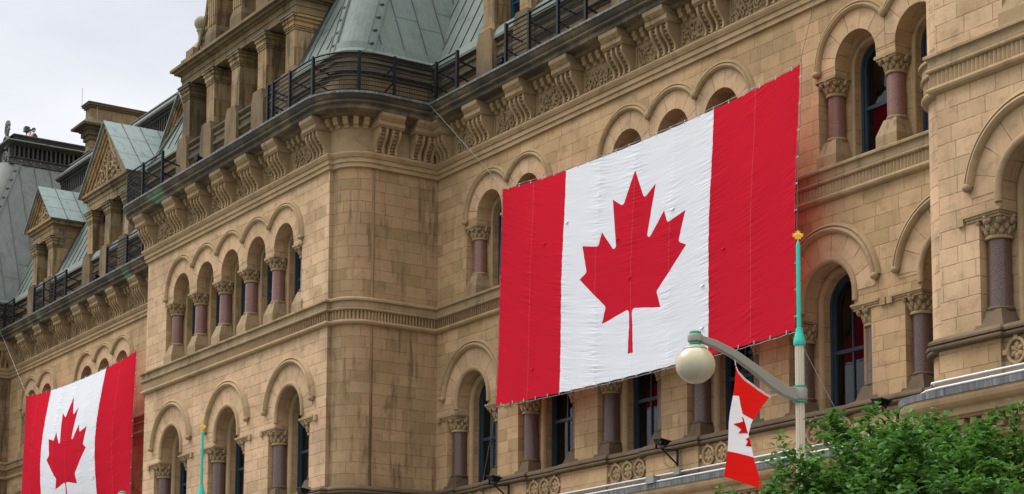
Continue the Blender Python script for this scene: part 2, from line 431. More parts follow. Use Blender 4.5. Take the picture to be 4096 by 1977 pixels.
# ------------------------------------------------------------------ mesh helpers
class MB:
    def __init__(s):
        s.v = []; s.f = []; s.u = {}
    def pt(s, p):
        s.v.append(tuple(p)); return len(s.v) - 1
    def face(s, pts, uv=None):
        i = [s.pt(p) for p in pts]
        if uv: s.u[len(s.f)] = uv
        s.f.append(i)
    def box(s, x0, x1, y0, y1, z0, z1):
        c = [(x, y, z) for z in (z0, z1) for y in (y0, y1) for x in (x0, x1)]
        b = len(s.v); s.v += c
        for q in ((0, 2, 3, 1), (4, 5, 7, 6), (0, 1, 5, 4), (2, 6, 7, 3), (0, 4, 6, 2), (1, 3, 7, 5)):
            s.f.append([b + i for i in q])
    def frustum(s, cx, cy, z0, hx0, hy0, z1, hx1, hy1):
        a = [(cx - hx0, cy - hy0, z0), (cx + hx0, cy - hy0, z0), (cx + hx0, cy + hy0, z0), (cx - hx0, cy + hy0, z0)]
        c = [(cx - hx1, cy - hy1, z1), (cx + hx1, cy - hy1, z1), (cx + hx1, cy + hy1, z1), (cx - hx1, cy + hy1, z1)]
        b = len(s.v); s.v += a + c
        s.f += [[b, b + 3, b + 2, b + 1], [b + 4, b + 5, b + 6, b + 7]]
        for i in range(4):
            j = (i + 1) % 4
            s.f.append([b + i, b + j, b + 4 + j, b + 4 + i])
    def lathe(s, cx, cy, prof, seg=20, a0=0.0, a1=2 * PI):
        full = abs(a1 - a0 - 2 * PI) < 1e-6
        n = seg if full else seg + 1
        b = len(s.v)
        for r, z in prof:
            for i in range(n):
                a = a0 + (a1 - a0) * i / seg
                s.v.append((cx + r * math.cos(a), cy + r * math.sin(a), z))
        for j in range(len(prof) - 1):
            for i in range(seg):
                k = (i + 1) % n
                s.f.append([b + j * n + i, b + j * n + k, b + (j + 1) * n + k, b + (j + 1) * n + i])
    def tube(s, pts, r, seg=6, caps=True):
        pts = [Vector(p) for p in pts]
        n = len(pts)
        rr = r if isinstance(r, (list, tuple)) else [r] * n
        b = len(s.v)
        prev = None
        for i, p in enumerate(pts):
            d = (pts[min(i + 1, n - 1)] - pts[max(i - 1, 0)]).normalized()
            if prev is None:
                a = d.orthogonal().normalized()
            else:
                a = (prev - d * prev.dot(d))
                a = a.normalized() if a.length > 1e-6 else d.orthogonal().normalized()
            prev = a
            c = d.cross(a)
            for j in range(seg):
                t = 2 * PI * j / seg
                s.v.append(tuple(p + (a * math.cos(t) + c * math.sin(t)) * rr[i]))
        for i in range(n - 1):
            for j in range(seg):
                k = (j + 1) % seg
                s.f.append([b + i * seg + j, b + i * seg + k, b + (i + 1) * seg + k, b + (i + 1) * seg + j])
        if caps:
            s.f.append([b + j for j in range(seg)][::-1])
            s.f.append([b + (n - 1) * seg + j for j in range(seg)])
    def ell(s, c, ax, ay, az, seg=8, rings=5):
        """ellipsoid with half-axis vectors"""
        c = Vector(c); ax = Vector(ax); ay = Vector(ay); az = Vector(az)
        b = len(s.v)
        s.v.append(tuple(c + az))
        for i in range(1, rings):
            t = PI * i / rings
            for j in range(seg):
                a = 2 * PI * j / seg
                s.v.append(tuple(c + az * math.cos(t) + (ax * math.cos(a) + ay * math.sin(a)) * math.sin(t)))
        s.v.append(tuple(c - az))
        e = len(s.v) - 1
        for j in range(seg):
            k = (j + 1) % seg
            s.f.append([b, b + 1 + j, b + 1 + k])
            s.f.append([e, e - seg + k, e - seg + j])
        for i in range(rings - 2):
            for j in range(seg):
                k = (j + 1) % seg
                q = b + 1 + i * seg
                s.f.append([q + j, q + seg + j, q + seg + k, q + k])
    def prism(s, poly, axis, t0, t1):
        """extrude a 2-D polygon: axis 'x' -> poly is (y,z); 'y' -> (x,z); 'z' -> (x,y)"""
        def P(p, t):
            return {'x': (t, p[0], p[1]), 'y': (p[0], t, p[1]), 'z': (p[0], p[1], t)}[axis]
        n = len(poly)
        b = len(s.v)
        s.v += [P(p, t0) for p in poly] + [P(p, t1) for p in poly]
        s.f.append(list(range(b, b + n))); s.f.append(list(range(b + n, b + 2 * n))[::-1])
        for i in range(n):
            j = (i + 1) % n
            s.f.append([b + i, b + n + i, b + n + j, b + j])
    def build(s, name, mat, parent=None, smooth=False, auto=None, recalc=False):
        me = bpy.data.meshes.new(name)
        me.from_pydata(s.v, [], s.f)
        ul = me.uv_layers.new(name='UVMap')
        for p in me.polygons:
            cu = s.u.get(p.index)
            n = p.normal
            for q, li in enumerate(p.loop_indices):
                if cu: ul.data[li].uv = cu[q]; continue
                x, y, z = me.vertices[me.loops[li].vertex_index].co
                if abs(n.z) > 0.8: ul.data[li].uv = (x, y)
                elif abs(n.x) > abs(n.y): ul.data[li].uv = (y, z)
                else: ul.data[li].uv = (x, z)
        if recalc:
            bm = bmesh.new(); bm.from_mesh(me)
            bmesh.ops.remove_doubles(bm, verts=bm.verts, dist=1e-5)
            bmesh.ops.recalc_face_normals(bm, faces=bm.faces)
            bm.to_mesh(me); bm.free()
        if smooth:
            me.polygons.foreach_set('use_smooth', [True] * len(me.polygons))
            if auto is not None:
                me.set_sharp_from_angle(angle=R(auto))
        me.materials.append(M[mat] if isinstance(mat, str) else mat)
        o = bpy.data.objects.new(name, me)
        COL.objects.link(o)
        if parent is not None: attach(o, parent)
        return o

def attach(o, parent):
    o.parent = parent
    if parent.type == 'EMPTY':
        o.matrix_parent_inverse = Matrix.Translation(-Vector(parent.location)) if parent.get('world_parts') else Matrix()
def tag(o, label=None, cat=None, group=None, kind=None):
    if label: o['label'] = label
    if cat: o['category'] = cat
    if group: o['group'] = group
    if kind: o['kind'] = kind
    return o
def thing(name, loc, label, cat, group=None, rz=0.0, world_parts=False):
    o = bpy.data.objects.new(name, None)
    COL.objects.link(o)
    o.location = loc; o.rotation_euler = (0, 0, rz)
    o.empty_display_size = 0.3
    if world_parts: o['world_parts'] = True
    return tag(o, label, cat, group)
def copy_tree(o, parent=None):
    c = o.copy(); COL.objects.link(c)
    if parent is not None:
        mpi = o.matrix_parent_inverse.copy()
        c.parent = parent; c.matrix_parent_inverse = mpi
    for ch in list(o.children): copy_tree(ch, c)
    return c
def place(o, loc, rz=0.0, parent=None):
    """copy of a part (with its sub-parts) at a place"""
    c = o.copy(); COL.objects.link(c)
    for ch in list(o.children):
        d = ch.copy(); COL.objects.link(d); d.parent = c; d.matrix_parent_inverse = Matrix(); d.location = (0, 0, 0)
    c.location = loc; c.rotation_euler = (0, 0, rz)
    if parent is not None: attach(c, parent)
    return c

def offset_path(path, o):
    n = len(path); res = []
    nr = []
    for i in range(n - 1):
        d = Vector((path[i + 1][0] - path[i][0], path[i + 1][1] - path[i][1])).normalized()
        nr.append(Vector((-d.y, d.x)))
    for i in range(n):
        a = nr[max(i - 1, 0)]; b = nr[min(i, n - 2)]
        m = (a + b) / (1 + a.dot(b))
        res.append((path[i][0] + m.x * o, path[i][1] + m.y * o))
    return res
def sweep(mb, path, prof):
    """prof: [(out, z)] from the top down; outward is to the left of the travel direction"""
    L = [0.0]
    for i in range(1, len(path)):
        L.append(L[-1] + math.dist(path[i], path[i - 1]))
    rows = [offset_path(path, o) for o, z in prof]
    acc = 0.0
    for j in range(len(prof) - 1):
        z0, z1 = prof[j][1], prof[j + 1][1]
        dl = math.dist(prof[j], prof[j + 1])
        for i in range(len(path) - 1):
            a = (*rows[j][i], z0); b = (*rows[j][i + 1], z0); c = (*rows[j + 1][i + 1], z1); d = (*rows[j + 1][i], z1)
            va, vb = (z0, z1) if abs(z1 - z0) > 1e-4 else (acc, acc + dl)
            mb.face([a, d, c, b], [(L[i], va), (L[i], vb), (L[i + 1], vb), (L[i + 1], va)])
        acc += dl
def arcp(cx, cy, r, a0, a1, n):
    return [(cx + r * math.cos(R(a0 + (a1 - a0) * i / n)), cy + r * math.sin(R(a0 + (a1 - a0) * i / n))) for i in range(n + 1)]

def half_round(r, o, zc, n=6, lo=-90, hi=90):
    return [(o + r * math.cos(R(hi + (lo - hi) * i / n)), zc + r * math.sin(R(hi + (lo - hi) * i / n))) for i in range(n + 1)]

def arch_sweep(mb, cx, zc, yf, prof, a0, a1, n, dz0=0.0, dz1=0.0):
    """sweep (radius, out) profile round an arch on the wall face y=yf (out is towards -y); dz: straight legs"""
    rings = []
    angs = [a0 + (a1 - a0) * i / n for i in range(n + 1)]
    if dz0: rings.append((a0, dz0))
    rings += [(a, 0) for a in angs]
    if dz1: rings.append((a1, dz1))
    pts = []
    for a, dz in rings:
        ca, sa = math.cos(R(a)), math.sin(R(a))
        pts.append([(cx + r * ca, yf - o, zc + r * sa - dz) for r, o in prof])
    b = len(mb.v)
    m = len(prof)
    for row in pts: mb.v += row
    for i in range(len(pts) - 1):
        for j in range(m - 1):
            q = b + i * m + j
            mb.f.append([q, q + 1, q + m + 1, q + m])
    mb.f.append([b + j for j in range(m)])
    mb.f.append([b + (len(pts) - 1) * m + j for j in range(m)][::-1])

# ------------------------------------------------------------------ the building
BLD = thing('stone_building', (-60, 6, 0), 'long tan sandstone office block with arcaded windows, deep bracketed cornice and green copper mansard roofs', 'building', world_parts=True)
def part(mb, name, mat, smooth=False, auto=None, parent=None, recalc=False, label=None):
    o = mb.build(name, mat, parent if parent is not None else BLD, smooth, auto, recalc)
    if label: o['label'] = label
    return o

# plan: three pavilions stand forward of two long wings
WING_C = (-40.7, -81.0)
WING_H = 12.15
PAV_C = -60.87
PF, WF = -3.45, 0.0          # front planes
def pav_l(c): return c - 7.16
def pav_r(c): return c + 7.17
PAVS = (-20.5, -60.87, -101.17)
RAD = 0.88

# ---- window openings -------------------------------------------------
U_HALF, U_ZC, U_IMP, U_SILL = 0.70, 18.25, 18.0, 15.82
L_HALF, L_ZC, L_IMP, L_SILL = 0.88, 12.60, 12.14, 9.86
def arch_pts(cx, zc, r, n=14):
    return [(cx - r * math.cos(PI * i / n), zc + r * math.sin(PI * i / n)) for i in range(n + 1)]
def hole_upper(cs):
    p = [(cs[0] - U_HALF - 0.60, U_SILL), (cs[0] - U_HALF - 0.60, U_IMP)]
    for c in cs:
        p += [(c - U_HALF, U_IMP)] + arch_pts(c, U_ZC, U_HALF) + [(c + U_HALF, U_IMP)]
    p += [(cs[-1] + U_HALF + 0.60, U_IMP), (cs[-1] + U_HALF + 0.60, U_SILL)]
    return p
def hole_lower(c):
    return [(c - 1.45, L_SILL), (c - 1.45, L_IMP), (c - L_HALF, L_IMP)] + arch_pts(c, L_ZC, L_HALF, 18) + [(c + L_HALF, L_IMP), (c + 1.45, L_IMP), (c + 1.45, L_SILL)]
def hole_in(c, half, zc, sill, n=14):
    return [(c - half, sill)] + arch_pts(c, zc, half, n) + [(c + half, sill)]

def fill(mb, y, outer, holes):
    polys = [[Vector((x, z, 0)) for x, z in outer]] + [[Vector((x, z, 0)) for x, z in h] for h in holes]
    flat = [p for q in polys for p in q]
    for t in geometry.tessellate_polygon(polys):
        a, b, c = [flat[i] for i in t]
        if (b - a).cross(c - a).z < 0: b, c = c, b
        mb.face([(a.x, y, a.y), (b.x, y, b.y), (c.x, y, c.y)], [(a.x, a.y), (b.x, b.y), (c.x, c.y)])
def jamb(mb, hole, y0, y1, close=True):
    n = len(hole)
    acc = 0.0
    for i in range(n if close else n - 1):
        a = hole[i]; b = hole[(i + 1) % n]
        if abs(a[0] - b[0]) < 1e-6: ua, ub, sw = y0, y1, True
        mb.face([(a[0], y0, a[1]), (b[0], y0, b[1]), (b[0], y1, b[1]), (a[0], y1, a[1])],
                [(y0, a[1]), (y0, b[1]), (y1, b[1]), (y1, a[1])] if abs(a[0] - b[0]) < 0.05 else None)

D1, D2 = 0.50, 0.72
def facade(x0, x1, yf, groups, lowers, mat, matin):
    holes = [hole_upper(g) for g in groups] + [hole_lower(c) for c in lowers]
    mb = MB()
    fill(mb, yf, [(x0, 9.72), (x1, 9.72), (x1, 20.0), (x0, 20.0)], holes)
    part(mb, 'wall', mat)
    mb = MB()
    for h in holes: jamb(mb, h, yf, yf + D1)
    for g in groups:
        a, b = g[0] - U_HALF - 0.65, g[-1] + U_HALF + 0.65
        inn = [hole_in(c, 0.56, U_ZC, U_SILL - 0.1) for c in g]
        fill(mb, yf + D1, [(a, U_SILL - 0.15), (b, U_SILL - 0.15), (b, 19.15), (a, 19.15)], inn)
        for h in inn: jamb(mb, h, yf + D1, yf + D2 + 0.02)
    for c in lowers:
        inn = [hole_in(c, 0.72, L_ZC, L_SILL - 0.1)]
        fill(mb, yf + D1, [(c - 1.5, L_SILL - 0.15), (c + 1.5, L_SILL - 0.15), (c + 1.5, 13.6), (c - 1.5, 13.6)], inn)
        jamb(mb, inn[0], yf + D1, yf + D2 + 0.02)
    part(mb, 'window_reveal', matin)
    # roll on the second order of every opening
    for c in lowers:
        mb = MB()
        cs = [(0.80 + 0.10 * math.cos(R(t)), 0.10 * math.sin(R(t))) for t in range(180, -1, -30)]
        arch_sweep(mb, c, L_ZC, yf + D1, cs, 180, 0, 16, L_ZC - L_SILL, L_ZC - L_SILL)
        part(mb, 'jamb_roll', 'trim', True, 50)
    for g in groups:
        for c in g:
            mb = MB()
            cs = [(0.60 + 0.05 * math.cos(R(t)), 0.05 * math.sin(R(t))) for t in range(180, -1, -45)]
            arch_sweep(mb, c, U_ZC, yf + D1, cs, 180, 0, 14, U_ZC - U_SILL, U_ZC - U_SILL)
            part(mb, 'jamb_roll', 'trim', True, 50)
    # voussoir faces, hood mouldings and inner rolls
    for g in groups:
        vs = MB(); hd = MB()
        for i, c in enumerate(g):
            n = 28
            ring = []
            for q in range(n + 1):
                a = 180 - 180 * q / n
                ca = math.cos(R(a))
                ro = 1.20
                nb = (i > 0 and ca < 0) or (i < len(g) - 1 and ca > 0)
                if nb and abs(ca) > 1e-3: ro = min(ro, 1.012 / abs(ca))
                ring.append((a, ro))
            for q in range(n):
                (a, ra), (b, rb) = ring[q], ring[q + 1]
                P = lambda r, t: (c + r * math.cos(R(t)), yf - 0.010, U_ZC + r * math.sin(R(t)))
                k = 0.95 * PI / 180
                vs.face([P(U_HALF, a), P(ra, a), P(rb, b), P(U_HALF, b)], [(c * 3 - a * k, 0.1), (c * 3 - a * k, 0.4), (c * 3 - b * k, 0.4), (c * 3 - b * k, 0.1)])
            for sgn in (-1, 1):     # stilted feet
                xx = c + sgn * U_HALF
                nb = (i > 0 and sgn < 0) or (i < len(g) - 1 and sgn > 0)
            a0 = 180 - (39 if i > 0 else 0); a1 = 39 if i < len(g) - 1 else 0
            prof = [(1.19, 0.0), (1.19, 0.06), (1.215, 0.10), (1.255, 0.12), (1.295, 0.10), (1.31, 0.065), (1.33, 0.065), (1.34, 0.09), (1.40, 0.06), (1.42, 0.0)]
            arch_sweep(hd, c, U_ZC, yf, prof, a0, a1, 24, 0.0 if i > 0 else 0.05, 0.0 if i < len(g) - 1 else 0.05)
            if i > 0:
                hd.ell((c - 1.015, yf - 0.07, U_ZC + 0.80), (0.11, 0, 0), (0, 0.10, 0), (0, 0, 0.13))
        for sgn, c in ((-1, g[0]), (1, g[-1])):
            hd.ell((c + sgn * 1.30, yf - 0.07, U_ZC - 0.06), (0.13, 0, 0), (0, 0.10, 0), (0, 0, 0.08))
        part(vs, 'voussoirs', 'vouss')
        part(hd, 'hood_moulding', 'trim', True, 50)
    for c in lowers:
        vs = MB(); hd = MB(); ir = MB()
        n = 32
        for q in range(n):
            a, b = 180 - 180 * q / n, 180 - 180 * (q + 1) / n
            P = lambda r, t: (c + r * math.cos(R(t)), yf - 0.010, L_ZC + r * math.sin(R(t)))
            k = 1.3 * PI / 180
            vs.face([P(L_HALF, a), P(1.62, a), P(1.62, b), P(L_HALF, b)], [(c * 3 - a * k, 0.1), (c * 3 - a * k, 0.4), (c * 3 - b * k, 0.4), (c * 3 - b * k, 0.1)])
        prof = [(1.56, 0.0), (1.56, 0.07), (1.59, 0.12), (1.64, 0.145), (1.69, 0.12), (1.705, 0.075), (1.73, 0.075), (1.74, 0.11), (1.80, 0.08), (1.825, 0.0)]
        arch_sweep(hd, c, L_ZC, yf, prof, 172, 8, 36)
        for sgn in (-1, 1):
            hd.ell((c + sgn * 1.66, yf - 0.08, L_ZC + 0.21), (0.12, 0, 0), (0, 0.11, 0), (0, 0, 0.09))
        cs = [(0.93 + 0.085 * math.cos(R(t)), 0.085 * math.sin(R(t)) * 0.9) for t in range(200, -21, -20)]
        arch_sweep(ir, c, L_ZC, yf, cs, 180, 0, 24, 0.22, 0.22)
        part(vs, 'voussoirs', 'vouss')
        part(hd, 'hood_moulding', 'trim', True, 50)
        part(ir, 'arch_roll', 'trim', True, 50)

def wing_groups(c): return [[c - 9.10, c - 7.06], [c - 2.04, c, c + 2.04], [c + 7.06, c + 9.10]]
def wing_lowers(c): return [c + 4.0 * (k - 2.5) for k in range(6)]
def pav_group(c): return [[c + 2.03 * k for k in range(-2, 3)]]
def pav_lowers(c): return [c - 4.65, c, c + 4.65]
for i, c in enumerate(WING_C):
    facade(c - WING_H, c + WING_H, WF, wing_groups(c), wing_lowers(c), 'wall', 'wall')
for c in PAVS:
    facade(pav_l(c), pav_r(c), PF, pav_group(c), pav_lowers(c), 'wall_light' if c != PAVS[2] else 'wall', 'wall')

# return walls with their rounded corners
def ret_right(c):   # right-hand return of the pavilion at c, travelling -X
    x = pav_r(c)
    return [(x + RAD, 0.0), (x + RAD, PF + 0.14 + RAD)] + arcp(x, PF + 0.14 + RAD, RAD, 0, -90, 14)[1:] + [(x - 0.04, PF + 0.14)]
def ret_left(c):
    x = pav_l(c)
    return [(x + 0.04, PF + 0.14)] + arcp(x, PF + 0.14 + RAD, RAD, 270, 180, 14) + [(x - RAD, 0.0)]
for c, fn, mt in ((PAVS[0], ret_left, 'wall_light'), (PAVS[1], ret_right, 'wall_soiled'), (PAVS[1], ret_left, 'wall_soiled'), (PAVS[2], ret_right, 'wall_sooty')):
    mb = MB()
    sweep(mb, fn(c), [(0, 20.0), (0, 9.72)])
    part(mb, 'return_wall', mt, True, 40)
    mb = MB()
    s = 1 if fn is ret_right else -1
    xe = pav_r(c) if s > 0 else pav_l(c)
    mb.face([(xe, PF, 9.72), (xe, PF + 0.15, 9.72), (xe, PF + 0.15, 20.0), (xe, PF, 20.0)])
    part(mb, 'corner_reveal', mt)

# thin joint roll between rounded corner and return face
for c in (PAVS[1], PAVS[2]):
    mb = MB()
    x = pav_r(c) + RAD
    mb.tube([(x, PF + 0.14 + RAD + 0.06, 8.9), (x, PF + 0.14 + RAD + 0.06, 19.95)], 0.045, 8)
    part(mb, 'corner_bead', 'trim_aged', True)

# ---- columns ----------------------------------------------------------
def make_column(r, z_base, z_sh0, z_sh1, z_cap1, hw, corner):
    """column about its own axis at z as in the wall; corner: +1/-1 side towards the opening, 0 free"""
    s_ = MB(); s_.lathe(0, 0, [(r * 1.02, z_sh0), (r, z_sh0 + 0.3), (r * 0.97, z_sh1)], 24)
    sh = s_.build('column', 'granite' if corner == 0 else 'granite_dark', None, True, 60)
    c_ = MB()
    hc = z_cap1 - z_sh1
    c_.lathe(0, 0, [(r * 1.0, z_sh1 - 0.03), (r * 1.18, z_sh1 - 0.03), (r * 1.24, z_sh1), (r * 1.18, z_sh1 + 0.035), (r * 1.03, z_sh1 + 0.04), (r * 1.12, z_sh1 + hc * 0.45), (r * 1.32, z_sh1 + hc * 0.8), (r * 1.5, z_cap1)], 20)
    rnd = random.Random(int(r * 1000))
    for row, (n, zf, rf, sz, off) in enumerate([(10, 0.25, 1.14, 0.070, 0), (10, 0.50, 1.27, 0.070, 0.5), (8, 0.80, 1.50, 0.085, 0)]):
        for i in range(n):
            a = 2 * PI * (i + off) / n
            sq = 1.0 if row < 2 else (1.12 if i % 2 else 0.98)
            e = Vector((math.cos(a), math.sin(a), 0)); t = Vector((-math.sin(a), math.cos(a), 0))
            c = e * (r * rf * sq) + Vector((0, 0, z_sh1 + 0.02 + hc * zf))
            q = sz * r / 0.21
            c_.ell(c, t * q * 0.85, e * q * 0.7, Vector((0, 0, 1)) * q * (1.05 if row < 2 else 0.8) + e * q * 0.25, 7, 5)
            c_.ell(c + Vector((0, 0, q * 0.75)) + e * q * 0.45, t * q * 0.5, e * q * 0.45, (0, 0, q * 0.4), 6, 4)
            if row == 2:
                c_.ell(c + t * q * 0.9 + Vector((0, 0, q * 0.1)), t * q * 0.45, e * q * 0.55, (0, 0, q * 0.5), 6, 4)
    cap = c_.build('capital', 'trim_carved', None, True, 60)
    cap.parent = sh
    a_ = MB()
    zt = z_cap1
    if corner == 0:
        a_.box(-hw, hw, -0.335, 0.21, zt, zt + 0.05)
        a_.box(-hw - 0.035, hw + 0.035, -0.37, 0.21, zt + 0.05, zt + 0.125)
    else:
        lo, hi = (-0.50, 0.37) if corner > 0 else (-0.37, 0.50)
        a_.box(lo, hi, -0.37, 0.18, zt, zt + 0.055)
        a_.box(lo - 0.02, hi + 0.02, -0.40, 0.18, zt + 0.055, zt + 0.10)
        a_.box(lo - 0.045, hi + 0.045, -0.43, 0.18, zt + 0.10, zt + 0.155)
        e0, e1 = (lo - 0.22, lo - 0.05) if corner > 0 else (hi + 0.05, hi + 0.22)
        a_.box(e0, e1, -0.415, -0.30, zt - 0.03, zt + 0.15)
    ab = a_.build('abacus', 'trim', None)
    ab.parent = sh
    b_ = MB()
    b_.lathe(0, 0, [(r * 1.0, z_sh0 + 0.05), (r * 1.14, z_sh0 + 0.045), (r * 1.22, z_sh0 + 0.01), (r * 1.14, z_sh0 - 0.03), (r * 0.9, z_sh0 - 0.03)], 20)
    zp = z_base + (z_sh0 - z_base) * (0.42 if corner == 0 else 0.18)
    b_.frustum(0, -0.02, zp, hw + 0.02, 0.35, z_sh0 - 0.02, r * 1.0, r * 1.0)
    b_.box(-hw - 0.02, hw + 0.02, -0.37, 0.21, z_base - 0.05, zp)
    ba = b_.build('base', 'trim_stained' if corner == 0 else 'trim_brown', None, False)
    ba.parent = sh
    return sh
colU = make_column(0.215, 15.80, 16.52, 17.63, 17.93, 0.325, 0)
colLl = make_column(0.235, 9.86, 10.33, 11.75, 12.11, 0.36, 1)
colLr = make_column(0.235, 9.86, 10.33, 11.75, 12.11, 0.36, -1)
first = {}
def put_col(proto, loc):
    if proto.name not in first:
        first[proto.name] = 1
        proto.location = loc; attach(proto, BLD)
        return proto
    return place(proto, loc, 0, BLD)
def cols_for(groups, lowers, yf, lim=(-1e9, 1e9)):
    for g in groups:
        xs = [g[0] - 1.03] + [(g[i] + g[i + 1]) / 2 for i in range(len(g) - 1)] + [g[-1] + 1.03]
        for x in xs:
            if lim[0] < x < lim[1]: put_col(colU, (x, yf + 0.335, 0))
    for c in lowers:
        if lim[0] < c < lim[1]:
            put_col(colLl, (c - 1.25, yf + 0.34, 0)); put_col(colLr, (c + 1.25, yf + 0.34, 0))
cols_for(pav_group(PAVS[1]), pav_lowers(PAVS[1]), PF)
for c in WING_C: cols_for(wing_groups(c), wing_lowers(c), WF)
cols_for(pav_group(PAVS[0]), pav_lowers(PAVS[0]), PF, (-40, -19))
cols_for(pav_group(PAVS[2]), pav_lowers(PAVS[2]), PF, (-106, -93))

# ---- windows ------------------------------------------------------------
def make_window(half, zc, z0, zmid, vbar, curtain):
    f_ = MB()
    outl = [(-half, z0)] + arch_pts(0, zc, half, 16) + [(half, z0)]
    def ringf(h0, h1, zb0, zb1, y0, y1):
        a = [(-h0, zb0)] + arch_pts(0, zc, h0, 16) + [(h0, zb0)]
        b = [(-h1, zb1)] + arch_pts(0, zc, h1, 16) + [(h1, zb1)]
        n = len(a)
        for i in range(n):
            j = (i + 1) % n
            f_.face([(a[i][0], y0, a[i][1]), (a[j][0], y0, a[j][1]), (b[j][0], y0, b[j][1]), (b[i][0], y0, b[i][1])])
            f_.face([(b[i][0], y0, b[i][1]), (b[j][0], y0, b[j][1]), (b[j][0], y1, b[j][1]), (b[i][0], y1, b[i][1])])
            f_.face([(a[i][0], y1, a[i][1]), (a[j][0], y1, a[j][1]), (a[j][0], y0, a[j][1]), (a[i][0], y0, a[i][1])])
    ringf(half, half - 0.075, z0, z0 + 0.10, -0.02, 0.10)
    ringf(half - 0.075, half - 0.135, z0 + 0.10, z0 + 0.20, 0.03, 0.12)
    f_.box(-half + 0.07, half - 0.07, 0.025, 0.10, zmid - 0.045, zmid + 0.045)
    if vbar:
        f_.box(-0.022, 0.022, 0.045, 0.10, z0 + 0.1, zmid - 0.045)
        f_.box(-0.022, 0.022, 0.045, 0.10, zmid + 0.045, zc + half - 0.09)
    f = f_.build('window', 'frame', None)
    p_ = MB()
    pl = [(-half + 0.08, z0 + 0.05)] + arch_pts(0, zc, half - 0.08, 16) + [(half - 0.08, z0 + 0.05)]
    p_.face([(x, 0.085, z) for x, z in pl[::-1]])
    p = p_.build('pane', 'glass', None); p.parent = f
    r_ = MB()
    r_.box(-half, half, 1.2, 1.25, z0 - 0.1, zc + half + 0.1)
    r_.box(-half - 0.05, -half - 0.01, 0.10, 1.25, z0 - 0.1, zc + half + 0.1)
    r_.box(half + 0.01, half + 0.05, 0.10, 1.25, z0 - 0.1, zc + half + 0.1)
    r_.box(-half, half, 0.11, 1.25, z0 - 0.14, z0 - 0.1)
    r_.box(-half, half, 0.11, 1.25, zc + half + 0.1, zc + half + 0.14)
    r = r_.build('room_lining', 'room', None); r.parent = f
    if curtain:
        b_ = MB()
        if curtain == 1:
            for x in (-half + 0.22, -half + 0.30):
                b_.box(x, x + 0.055, 0.26, 0.30, z0 + 0.02, zc + half * 0.7)
            n = 26
            for i in range(n):
                z = z0 + 0.62 + i * 0.10
                if z > zc + half * 0.5: break
                b_.box(-half + 0.45, half - 0.1, 0.24, 0.27, z, z + 0.075)
        else:
            for x in (-half + 0.2, -half + 0.36, -half + 0.50, -half + 0.62):
                b_.box(x, x + 0.08, 0.26, 0.30, z0 + 0.02, zc + half * 0.7)
        b = b_.build('blind', 'blind', None); b.parent = f
    return f
winU = make_window(0.56, U_ZC, U_SILL, 17.25, False, 0)
winL = make_window(0.72, L_ZC, L_SILL, 11.45, True, 0)
winB = make_window(0.72, L_ZC, L_SILL, 11.45, True, 1)
winC = make_window(0.72, L_ZC, L_SILL, 11.45, True, 2)
def put_win(proto, loc):
    if proto.name not in first:
        first[proto.name] = 1
        proto.location = loc; attach(proto, BLD)
        return proto
    return place(proto, loc, 0, BLD)
for c in WING_C:
    for g in wing_groups(c):
        for x in g: put_win(winU, (x, WF + D2, 0))
    for i, x in enumerate(wing_lowers(c)):
        put_win(winB if i == 0 else winL, (x, WF + D2, 0))
for x in pav_group(PAVS[1])[0]: put_win(winU, (x, PF + D2, 0))
for x in pav_lowers(PAVS[1]): put_win(winC, (x, PF + D2, 0))
for x in pav_group(PAVS[0])[0][:4]: put_win(winU, (x, PF + D2, 0))
for x in pav_lowers(PAVS[0])[:2]: put_win(winL, (x, PF + D2, 0))

for x in pav_group(PAVS[2])[0]: put_win(winU, (x, PF + D2, 0))
for x in pav_lowers(PAVS[2]): put_win(winL, (x, PF + D2, 0))

# ------------------------------------------------------------------ moulded courses
def full_path(o=0.0):
    """plan of the street front without the small pilaster steps"""
    p = []
    for i, c in enumerate(PAVS):
        xr, xl = pav_r(c), pav_l(c)
        if i == 0:
            p += [(-13.0, PF)]
        else:
            p += [(xr + RAD, 0.0), (xr + RAD, PF + RAD)] + arcp(xr, PF + RAD, RAD, 0, -90, 14)[1:]
        if i < 2:
            p += arcp(xl, PF + RAD, RAD, 270, 180, 14) + [(xl - RAD, 0.0)]
        else:
            p += [(xl, PF)]
    return p
FP = full_path()
def pieces():
    """pilaster fronts with their little end returns, and the set-back runs between them"""
    res = []
    for i, c in enumerate(PAVS):
        xr, xl = pav_r(c), pav_l(c)
        a = [(-13.0, PF)] if i == 0 else [(xr, PF + 0.3), (xr, PF)]
        b = [(xl, PF)] + ([(xl, PF + 0.3)] if i < 2 else [])
        res.append(('front', a + b))
        if i < 2:
            res.append(('run', ret_left(c)[1:-1] + [(pav_l(c) - RAD, 0.0)] + [(pav_r(PAVS[i + 1]) + RAD, 0.0)] + ret_right(PAVS[i + 1])[1:-1]))
    return res
PC = pieces()

base_prof = [(0.03, 20.47), (0.205, 20.43), (0.215, 20.38), (0.195, 20.33), (0.165, 20.28), (0.16, 20.262), (0.125, 20.258), (0.125, 20.11), (0.085, 20.105), (0.085, 19.965), (0.0, 19.955)]
string_prof = [(0.0, 15.84), (0.04, 15.835), (0.17, 15.77), (0.185, 15.755), (0.185, 15.70), (0.13, 15.685), (0.115, 15.68), (0.115, 15.50)] + [(0.10 + o, z) for o, z in half_round(0.05, 0.0, 15.445)] + [(0.05, 15.39)]
string_low = [(0.03, 15.115), (0.10, 15.105), (0.135, 15.08), (0.145, 15.04), (0.125, 14.995), (0.08, 14.97), (0.0, 14.955)]
mb = MB(); m2 = MB(); m3 = MB(); m4_ = MB(); m5 = MB(); m6 = MB()
for kind, p in PC:
    sweep(mb, p, base_prof)
    sweep(m2, p, string_prof)
    sweep(m4_, p, string_low)
part(mb, 'frieze_moulding', 'trim', True, 35)
